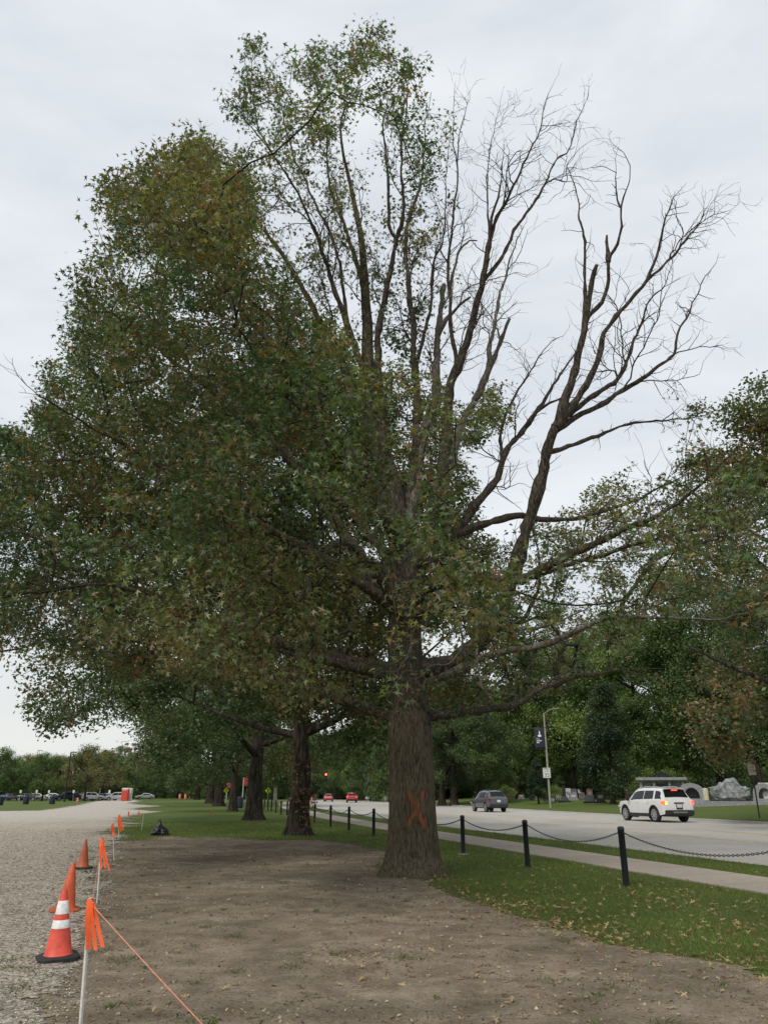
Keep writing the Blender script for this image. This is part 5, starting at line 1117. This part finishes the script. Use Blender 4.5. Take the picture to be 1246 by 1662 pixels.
m = MB(); n = 8; V = []
for i in range(n + 1):
    for j in range(n + 1): V.append((-.12 - 1.0 * j / n, .06 * math.sin(i * .7 + j * .9), 7.75 - 2.15 * i / n))
m.add(V, [(i * (n + 1) + j, i * (n + 1) + j + 1, (i + 1) * (n + 1) + j + 1, (i + 1) * (n + 1) + j) for i in range(n) for j in range(n)]); o = m.build('cloth', MAT['navy'], bn, 60); sm_ = o.modifiers.new('s', 'SOLIDIFY'); sm_.thickness = .02
m = MB(); m.prism([(-.78, 6.85), (-.62, 6.80), (-.45, 6.85), (-.40, 7.0), (-.52, 6.95), (-.56, 7.35), (-.64, 7.42), (-.68, 7.2), (-.66, 6.97), (-.80, 7.02)], -.10, -.088); m.build('emblem', MAT['white'], bn)
text_mesh('lettering', 'The', .22, MAT['white'], bn, Matrix.Translation((-.80, -.10, 6.62)) @ UPR)
m = MB()
for a, z, w in ((-.66, 6.44, .50), (-.78, 6.26, .28)):
    for q in range(int(w / .07)): m.box((a - w / 2 + q * .075, -.10, z), (.05, .008, .11))
m.build('lettering_strokes', MAT['white'], bn)
for z in (7.77, 5.58): m = MB(); m.tube([(0, 0, z), (-1.15, 0, z)], .02, 6); m.build('arm', MAT['black_metal'], bn, 50)
# small sign on a black post by the verge
p2 = gz(1232, 1328); e = empty('sign_post', p2, -math.atan2(p2.x, p2.y)); tag(e, 'small tan sign on a slim black post on the verge by the boulder monument', 'sign')
m = MB(); m.tube([(0, 0, -.2), (0, 0, 3.0)], .04, 8); m.build('post', MAT['black_metal'], e, 50)
m = MB(); m.box((0, -.05, 2.78), (.44, .02, .62)); pl = m.build('plate', MAT['signb'], e, None, .01)
m = MB()
for z, w in ((2.98, .26), (2.90, .30), (2.80, .22), (2.70, .28)): m.box((0, -.064, z), (w, .004, .03))
m.build('print_line', M_plain('sign_print', (0.22, 0.10, 0.08), .7), pl)
# ---- cemetery stones
MAT['granite'] = M_plain('grey_granite', (0.23, 0.23, 0.24), 0.6, 0.3, 7, .02); MAT['granitel'] = M_plain('pale_granite', (0.50, 0.49, 0.47), 0.6, 0.15, 7, .01); MAT['graniteb'] = M_plain('black_granite', (0.015, 0.015, 0.017), 0.2, 0.3, 7); MAT['graniter'] = M_plain('red_granite', (0.20, 0.10, 0.085), 0.5, 0.25, 9, .01); MAT['granitep'] = M_plain('pinkish_granite', (0.36, 0.30, 0.27), 0.6, 0.2, 9, .01)
def stone(x, y, w, h_, t, mat, kind, lab, name='headstone'):
    p = gz(x, y); e = empty(name, p, -math.atan2(p.x, p.y) + random.uniform(-.25, .25)); tag(e, lab, 'headstone', 'stones in the cemetery')
    b = MB(); b.box((0, 0, .07), (w * 1.3, t * 1.7, .18)); b.build('base', MAT['granite'] if mat is not MAT['graniteb'] else mat, e, None, .02)
    m = MB(); z0 = .16
    if kind == 'round': m.prism([(-w / 2, z0), (w / 2, z0), (w / 2, h_ * .8), (w * .35, h_ * .95), (0, h_), (-w * .35, h_ * .95), (-w / 2, h_ * .8)], -t / 2, t / 2)
    elif kind == 'slant': m.add([(-w / 2, -t / 2, z0), (w / 2, -t / 2, z0), (w / 2, t / 2, z0), (-w / 2, t / 2, z0), (-w / 2, -t * .1, h_), (w / 2, -t * .1, h_), (w / 2, t / 2, h_), (-w / 2, t / 2, h_)], [(3, 2, 1, 0), (4, 5, 6, 7), (0, 1, 5, 4), (1, 2, 6, 5), (2, 3, 7, 6), (3, 0, 4, 7)])
    elif kind == 'obelisk':
        m.box((0, 0, z0 + h_ * .12), (w * .95, w * .95, h_ * .24), taper=.6); m.box((0, 0, z0 + h_ * .55), (w * .38, w * .38, h_ * .66), taper=.8); m.lathe([(.02, h_ + .02), (w * .26, h_ + .1), (w * .26, h_ + .22), (.03, h_ + .32)], 10)
    else: m.box((0, 0, z0 + (h_ - z0) / 2), (w, t, h_ - z0))
    m.build('stone', mat, e, None, .02)
    ins = MB(); ins.box((0, -t / 2 - .004, z0 + (h_ - z0) * .5), (w * .55, .012, (h_ - z0) * .35))
    if kind in ('round', 'box'): ins.build('inscription_panel', MAT['granite'] if mat is not MAT['granite'] else MAT['granitel'], e)
random.seed(5)
for a in [(916, 1302, 1.1, 2.0, .8, MAT['graniteb'], 'obelisk', 'black pillar memorial with a flared base and ball top'),
          (922, 1298, .8, 1.5, .3, MAT['granitel'], 'box', 'tall white headstone behind the black pillar memorial'),
          (932, 1297, .8, 1.5, .3, MAT['granite'], 'box', 'tall grey headstone next to the tall white one'),
          (930, 1299, 1.0, .9, .4, MAT['granite'], 'box', 'low grey block headstone in front of the tall pair'),
          (944, 1297, .9, 1.0, .3, MAT['granitep'], 'round', 'round topped pinkish headstone'),
          (957, 1298, .8, 1.5, .3, MAT['graniter'], 'round', 'red granite headstone behind the black slant marker'),
          (957, 1303.5, 1.0, .85, .5, MAT['graniteb'], 'slant', 'black slanted headstone on a black base'),
          (975, 1303, .9, 1.1, .4, MAT['graniteb'], 'round', 'black upright headstone under the dense dark tree'),
          (897, 1301, 1.1, .6, .4, MAT['granite'], 'slant', 'low grey slanted headstone near the banner pole'),
          (906, 1300, .9, .75, .3, MAT['granitel'], 'round', 'low pale headstone beside the shrub'),
          (866, 1298, .9, .55, .3, MAT['granitel'], 'box', 'small pale block headstone by the young tree'),
          (846, 1297, .9, .7, .3, MAT['granite'], 'round', 'small grey headstone between the grey car and the young tree'),
          (828, 1297, .8, .8, .3, MAT['granite'], 'box', 'small grey block headstone just past the grey car'),
          (1019, 1298, .8, 1.6, .4, MAT['graniter'], 'box', 'tall red headstone seen over the white car bonnet'),
          (1027, 1298, .7, 1.5, .4, MAT['granitel'], 'box', 'tall white headstone seen over the white car bonnet'),
          (765, 1294, 2.2, 1.2, .6, MAT['granitel'], 'round', 'white rounded monument behind the grey car roof'),
          (1246, 1306, 1.0, 1.7, .4, MAT['granitel'], 'box', 'white slab headstone at the end of the stone arches')]: stone(*a)
# monument yard: low plinth, carved boulder, two arch stones
pm_ = gz(1188, 1307); fm = -math.atan2(pm_.x, pm_.y)
def local(dx, dy, dz=0): v = Vector((dx, dy, dz)); v.rotate(Euler((0, 0, fm))); return pm_ + v
m = MB(); m.box((0, 0, .05), (9.5, 1.8, .55)); o = m.build('plinth', MAT['granite'], None, None, .04); o.location = pm_; o.rotation_euler = (0, 0, fm); tag(o, 'long low grey stone plinth under the carved boulder and arches', 'plinth')
bm = bmesh.new(); bmesh.ops.create_icosphere(bm, subdivisions=5, radius=1.0); co = np.array([v.co[:] for v in bm.verts]); a1 = fbm(co * 1.6 + 4, 8, 4); a2 = fbm(co * 4 + 1, 15, 4); a3 = np.abs(vnoise(co * 7, 2) - .5)
for v, p_, q_, r_ in zip(bm.verts, a1, a2, a3):
    x, y, z = v.co; x = math.copysign(abs(x) ** .6, x); zz = math.copysign(abs(z) ** .7, z); k = .72 + .5 * p_ + .35 * (q_ - .5) - .22 * r_
    pk = .55 * math.exp(-((x + .15) ** 2) / .03) + .62 * math.exp(-((x - .22) ** 2) / .05) * (.7 + .6 * q_) + .3 * math.exp(-((x + .45) ** 2) / .01) if z > .2 else 0
    v.co = (x * 1.65 * k + .1, y * .62 * k, max(0.0, .62 + zz * .66 * k + pk * .95))
me = bpy.data.meshes.new('carved_boulder'); bm.to_mesh(me); bm.free(); me.materials.append(M_plain('carved_grey_stone', (0.20, 0.205, 0.205), 0.8, 0.65, 3.0, .06)); me.polygons.foreach_set('use_smooth', [True] * len(me.polygons))
o = link('carved_boulder', me); o.location = local(-.1, -.05, .30); o.rotation_euler = (0, 0, fm); tag(o, 'rough grey carved boulder monument with jagged figures on top', 'monument')
def arch(dx, w, h_, lab, mat):
    e = empty('stone_arch', local(dx, 0, .32), fm); tag(e, lab, 'monument', 'arch stones beside the carved boulder'); m = MB(); N = 16; V = []
    for y in (-.3, .3):
        for i in range(N + 1):
            t = math.pi * i / N; V += [(-w / 2 * math.cos(t), y, h_ * math.sin(t) ** .6), (-w * .27 * math.cos(t) + .05, y, .18 + h_ * .62 * math.sin(t) ** .8)]
    K = 2 * (N + 1); Fc = []
    for i in range(N):
        a = 2 * i; Fc += [(a, a + 2, a + 3, a + 1), (K + a, K + a + 1, K + a + 3, K + a + 2), (a, K + a, K + a + 2, a + 2), (a + 1, a + 3, K + a + 3, K + a + 1)]
    m.add(V, Fc); m.box((0, 0, .1), (w * 1.02, .66, .2)); m.build('ring', mat, e, 40)
    b = MB(); b.box((.05, .12, .5), (w * .5, .1, h_ * .7)); b.build('niche', MAT['graniteb'], e)
arch(-3.1, 2.3, 1.45, 'grey rounded arch stone beside the white car tail light', MAT['granite']); arch(2.5, 1.7, 1.4, 'pale rounded arch stone with dark niche right by the black sign post', MAT['granite'])
m = MB(); m.lathe([(.02, 0), (.22, .05), (.25, .8), (.2, 1.0), (.02, 1.05)], 12); o = m.build('pale_urn', M_plain('cream_stone', (.5, .47, .3), .6), None, 50); o.location = local(-1.95, -.2, .32); tag(o, 'small cream stone urn between the arch and the carved boulder', 'urn')
# grey roofed stone building behind the white car
p3 = gt(1075, 78); e = empty('stone_pavilion', p3, -math.atan2(p3.x, p3.y)); tag(e, 'dark stone pavilion with a flat grey slab roof behind the white car', 'building')
m = MB(); m.box((0, 0, 1.0), (3.4, 2.4, 2.0)); m.build('wall', MAT['granite'], e, None, .03)
for x in (-1.9, -.7, .7, 1.9): m = MB(); m.lathe([(.18, 0), (.15, .1), (.14, 2.0), (.2, 2.1)], 12, (x, -1.5, 0)); m.build('column', MAT['granite'], e, 40)
m = MB(); m.box((0, -.1, 2.22), (4.6, 3.6, .28)); m.build('roof', MAT['granite'], e, None, .03)
m = MB(); m.prism([(-1.1, 2.36), (1.2, 2.36), (.1, 2.95)], -1.0, 1.0); m.build('gable', MAT['graniteb'], e)
m = MB(); m.box((0, -1.22, .9), (.9, .06, 1.8)); m.build('door', MAT['graniteb'], e)
# ---- far end of the road: signs, poles, signal, drums
def pole(x, y0, y1, lab, name='lamp_pole', r=.09, mat=None, head=None):
    p = g(x, y0); zt_ = at(x, y1, p.y).z; e = empty(name, p, -math.atan2(p.x, p.y)); tag(e, lab, 'pole'); m = MB(); m.tube([(0, 0, -.2), (0, 0, zt_)], [r * 1.2, r * .8], 8); m.build('mast', mat or MAT['galv'], e, 50)
    if head == 'T':
        m = MB(); m.box((0, 0, zt_), (2.6, .12, .1)); m.build('cross_arm', mat or MAT['galv'], e)
        for s in (-1, 1): m = MB(); m.box((s * 1.0, 0, zt_ - .02), (.75, .45, .16)); m.build('lamp_head', MAT['white'], e, None, .03)
    if head == 'L': m = MB(); m.box((.5, -.1, zt_ + .02), (1.1, .4, .16)); m.build('lamp_head', mat or MAT['galv'], e, None, .03)
    return e, p, zt_
pole(50, 1297.5, 1218, 'tall thin light pole above the car park trees', r=.10, head='L')
pole(104.5, 1301.5, 1221, 'tall black lamp pole at the edge of the car park lawn', r=.14, mat=MAT['black_metal'], head='L')
pole(161, 1297.2, 1241, 'double-headed car park lamp pole', r=.12, head='T')
pole(113, 1297, 1240, 'pale light pole behind the black lamp pole', r=.12, mat=MAT['white'])
pole(446, 1309, 1225, 'grey lamp pole seen between the two nearest row oaks', r=.2, mat=MAT['galv'])
pole(529, 1299, 1246, 'traffic signal mast at the far end of the road', 'signal_mast', .1, MAT['black_metal'])
ts = g(529, 1299); e = empty('traffic_signal', at(529, 1257, ts.y - .3), -math.atan2(ts.x, ts.y)); tag(e, 'traffic signal showing red over the far road', 'signal'); m = MB(); m.box((0, 0, -.35), (.45, .35, 1.25)); m.build('housing', MAT['black_metal'], e, None, .04)
m = MB(); m.lathe([(.19, -.23), (.17, -.20), (.02, -.18)], 16, (0, 0, 0), 'y'); m.build('red_lamp', M_emit('red_signal', (.8, .05, .02), (1, .12, .05), 4.0), e)
for x, y, lab in ((366, 1303, 'yellow diamond crossing sign seen between the row trunks'), (434, 1306, 'yellow diamond crossing sign past the chain fence by the grey pole')):
    p = g(x, y); e = empty('crossing_sign', p, -math.atan2(p.x, p.y)); tag(e, lab, 'sign', 'yellow crossing signs'); zc = at(x, 1283, p.y).z; m = MB(); m.tube([(0, 0, -.1), (0, 0, zc + .5)], .05, 6); m.build('post', MAT['galv'], e)
    m = MB(); m.prism([(0, zc - .45), (.45, zc), (0, zc + .45), (-.45, zc)], -.08, -.06); m.build('plate', MAT['yel'], e); m = MB(); m.lathe([(.02, -.1), (.09, -.095), (.09, -.085)], 10, (0, 0, zc + .18), 'y'); m.box((0, -.09, zc - .03), (.12, .01, .26)); m.box((.07, -.09, zc - .2), (.07, .01, .18)); m.build('walker_symbol', MAT['ink'], e)
for x, y0, yt, lab in ((393, 1309, 1262, 'red banner on a pole seen beside the thick dark oak'), (367, 1302, 1270, 'red banner on a pole seen beside the slim oak trunk')):
    e, p, z = pole(x, y0, yt, lab, 'banner_pole', .06, MAT['white']); m = MB(); m.box((.35, 0, z - .45), (.65, .03, .9)); m.build('banner_cloth', M_plain('red_banner', (.5, .06, .05), .7), e)
def drum(x, y, lab, s=1.0):
    p = g(x, y); e = empty('traffic_drum', p); e.scale = (s, s, s); tag(e, lab, 'barrel', 'orange striped drums'); m = MB(); m.lathe([(.30, 0), (.29, .05), (.24, .08), (.23, .95), (.18, 1.0)], 14); m.build('shell', MAT['coneA'], e, 40)
    for z in (.3, .62): m = MB(); m.lathe([(.235, z - .001), (.238, z), (.238, z + .15), (.235, z + .151)], 14); m.build('white_band', MAT['reflect'], e, 40)
for x, y, lab in ((507, 1304.5, 'orange striped drum standing on the road behind the oak trunk'), (126, 1302, 'small orange marker on the car park lawn'), (292, 1296.6, 'orange striped drum beside the far building end of the lawn'), (301, 1296.8, 'orange striped drum in the middle of the far group'), (309, 1296.4, 'orange striped drum nearest the most distant oak')): drum(x, y, lab, 1.0 if x > 400 else (1.3 if x > 200 else .75))
# excavator-like orange barrier group and portable toilets
for x, col, lab in ((204, (.55, .05, .03), 'red portable toilet at the end of the gravel drive'), (209.5, (.6, .6, .58), 'white portable toilet behind the red one')):
    p = gt(x, 158 if x < 206 else 160); e = empty('portable_toilet', p, .1); tag(e, lab, 'toilet'); mt = M_plain('toilet_shell', col, .5, .1); m = MB(); m.box((0, 0, 1.1), (1.25, 1.25, 2.2)); m.build('cabin', mt, e, None, .04)
    m = MB(); m.prism([(-.68, 2.18), (.68, 2.18), (.5, 2.42), (-.5, 2.42)], -.66, .66); m.build('roof', MAT['white'], e); m = MB(); m.box((0, -.65, 1.05), (.8, .05, 1.9)); m.build('door', mt, e, None, .01); m = MB(); m.box((0, -.64, 2.0), (.9, .05, .14)); m.build('vent', MAT['white'], e)
MAT['bin'] = M_plain('navy_bin', (.02, .03, .055), .5, .2)
for x, y, lab in ((42, 1305.5, 'navy litter bin on the lawn in front of the silver car'), (84.5, 1305.3, 'navy litter bin on the lawn by the white parked car'), (0, 1307, 'navy litter bin half out of view at the lawn'), (388, 1312, 'navy bin beside the slim oak trunk')):
    p = g(x, y); e = empty('litter_bin', p); tag(e, lab, 'bin', 'navy litter bins'); m = MB(); m.lathe([(.36, 0), (.40, .08), (.40, .95), (.42, .97), (.42, 1.05), (.3, 1.12)], 14); m.build('drum', MAT['bin'], e, 40); m = MB(); m.lathe([(.2, 1.10), (.2, 1.16), (.16, 1.17)], 12); m.build('lid', MAT['black_metal'], e, 40)
# orange machine among the far drums
p = g(297, 1295.6); e = empty('site_machine', p, .4); tag(e, 'orange and white site machine parked beyond the lawn', 'machine'); m = MB(); m.box((0, 0, 1.2), (4.6, 2.0, 1.1)); m.build('hull', MAT['coneA'], e, None, .1); m = MB(); m.box((-.4, 0, 2.3), (1.6, 1.7, 1.2)); m.build('cab', MAT['white'], e, None, .1)
m = MB(); m.tube([(1.5, 0, 1.6), (3.2, 0, 3.4), (4.8, 0, 2.2)], .18, 6); m.build('boom', MAT['coneA'], e)
for s in (-1, 1):
    for x in (-1.4, 1.4): m = MB(); m.lathe([(.55, s * .75), (.55, s * 1.1)], 14, (x, 0, .55), 'y'); m.build('wheel', MAT['tyre'], e, 40)
# grey parking sign posts along the car park
for k, x in enumerate((34, 60, 80, 120, 178)):
    p = gt(x, 150); e = empty('parking_sign', p); tag(e, 'small pale parking sign on a thin post before the parked cars', 'sign', 'parking signs'); m = MB(); m.tube([(0, 0, -.1), (0, 0, 1.9)], .035, 6); m.build('post', MAT['galv'], e); m = MB(); m.box((0, -.05, 1.75), (.35, .02, .5)); m.build('plate', MAT['signw'], e)
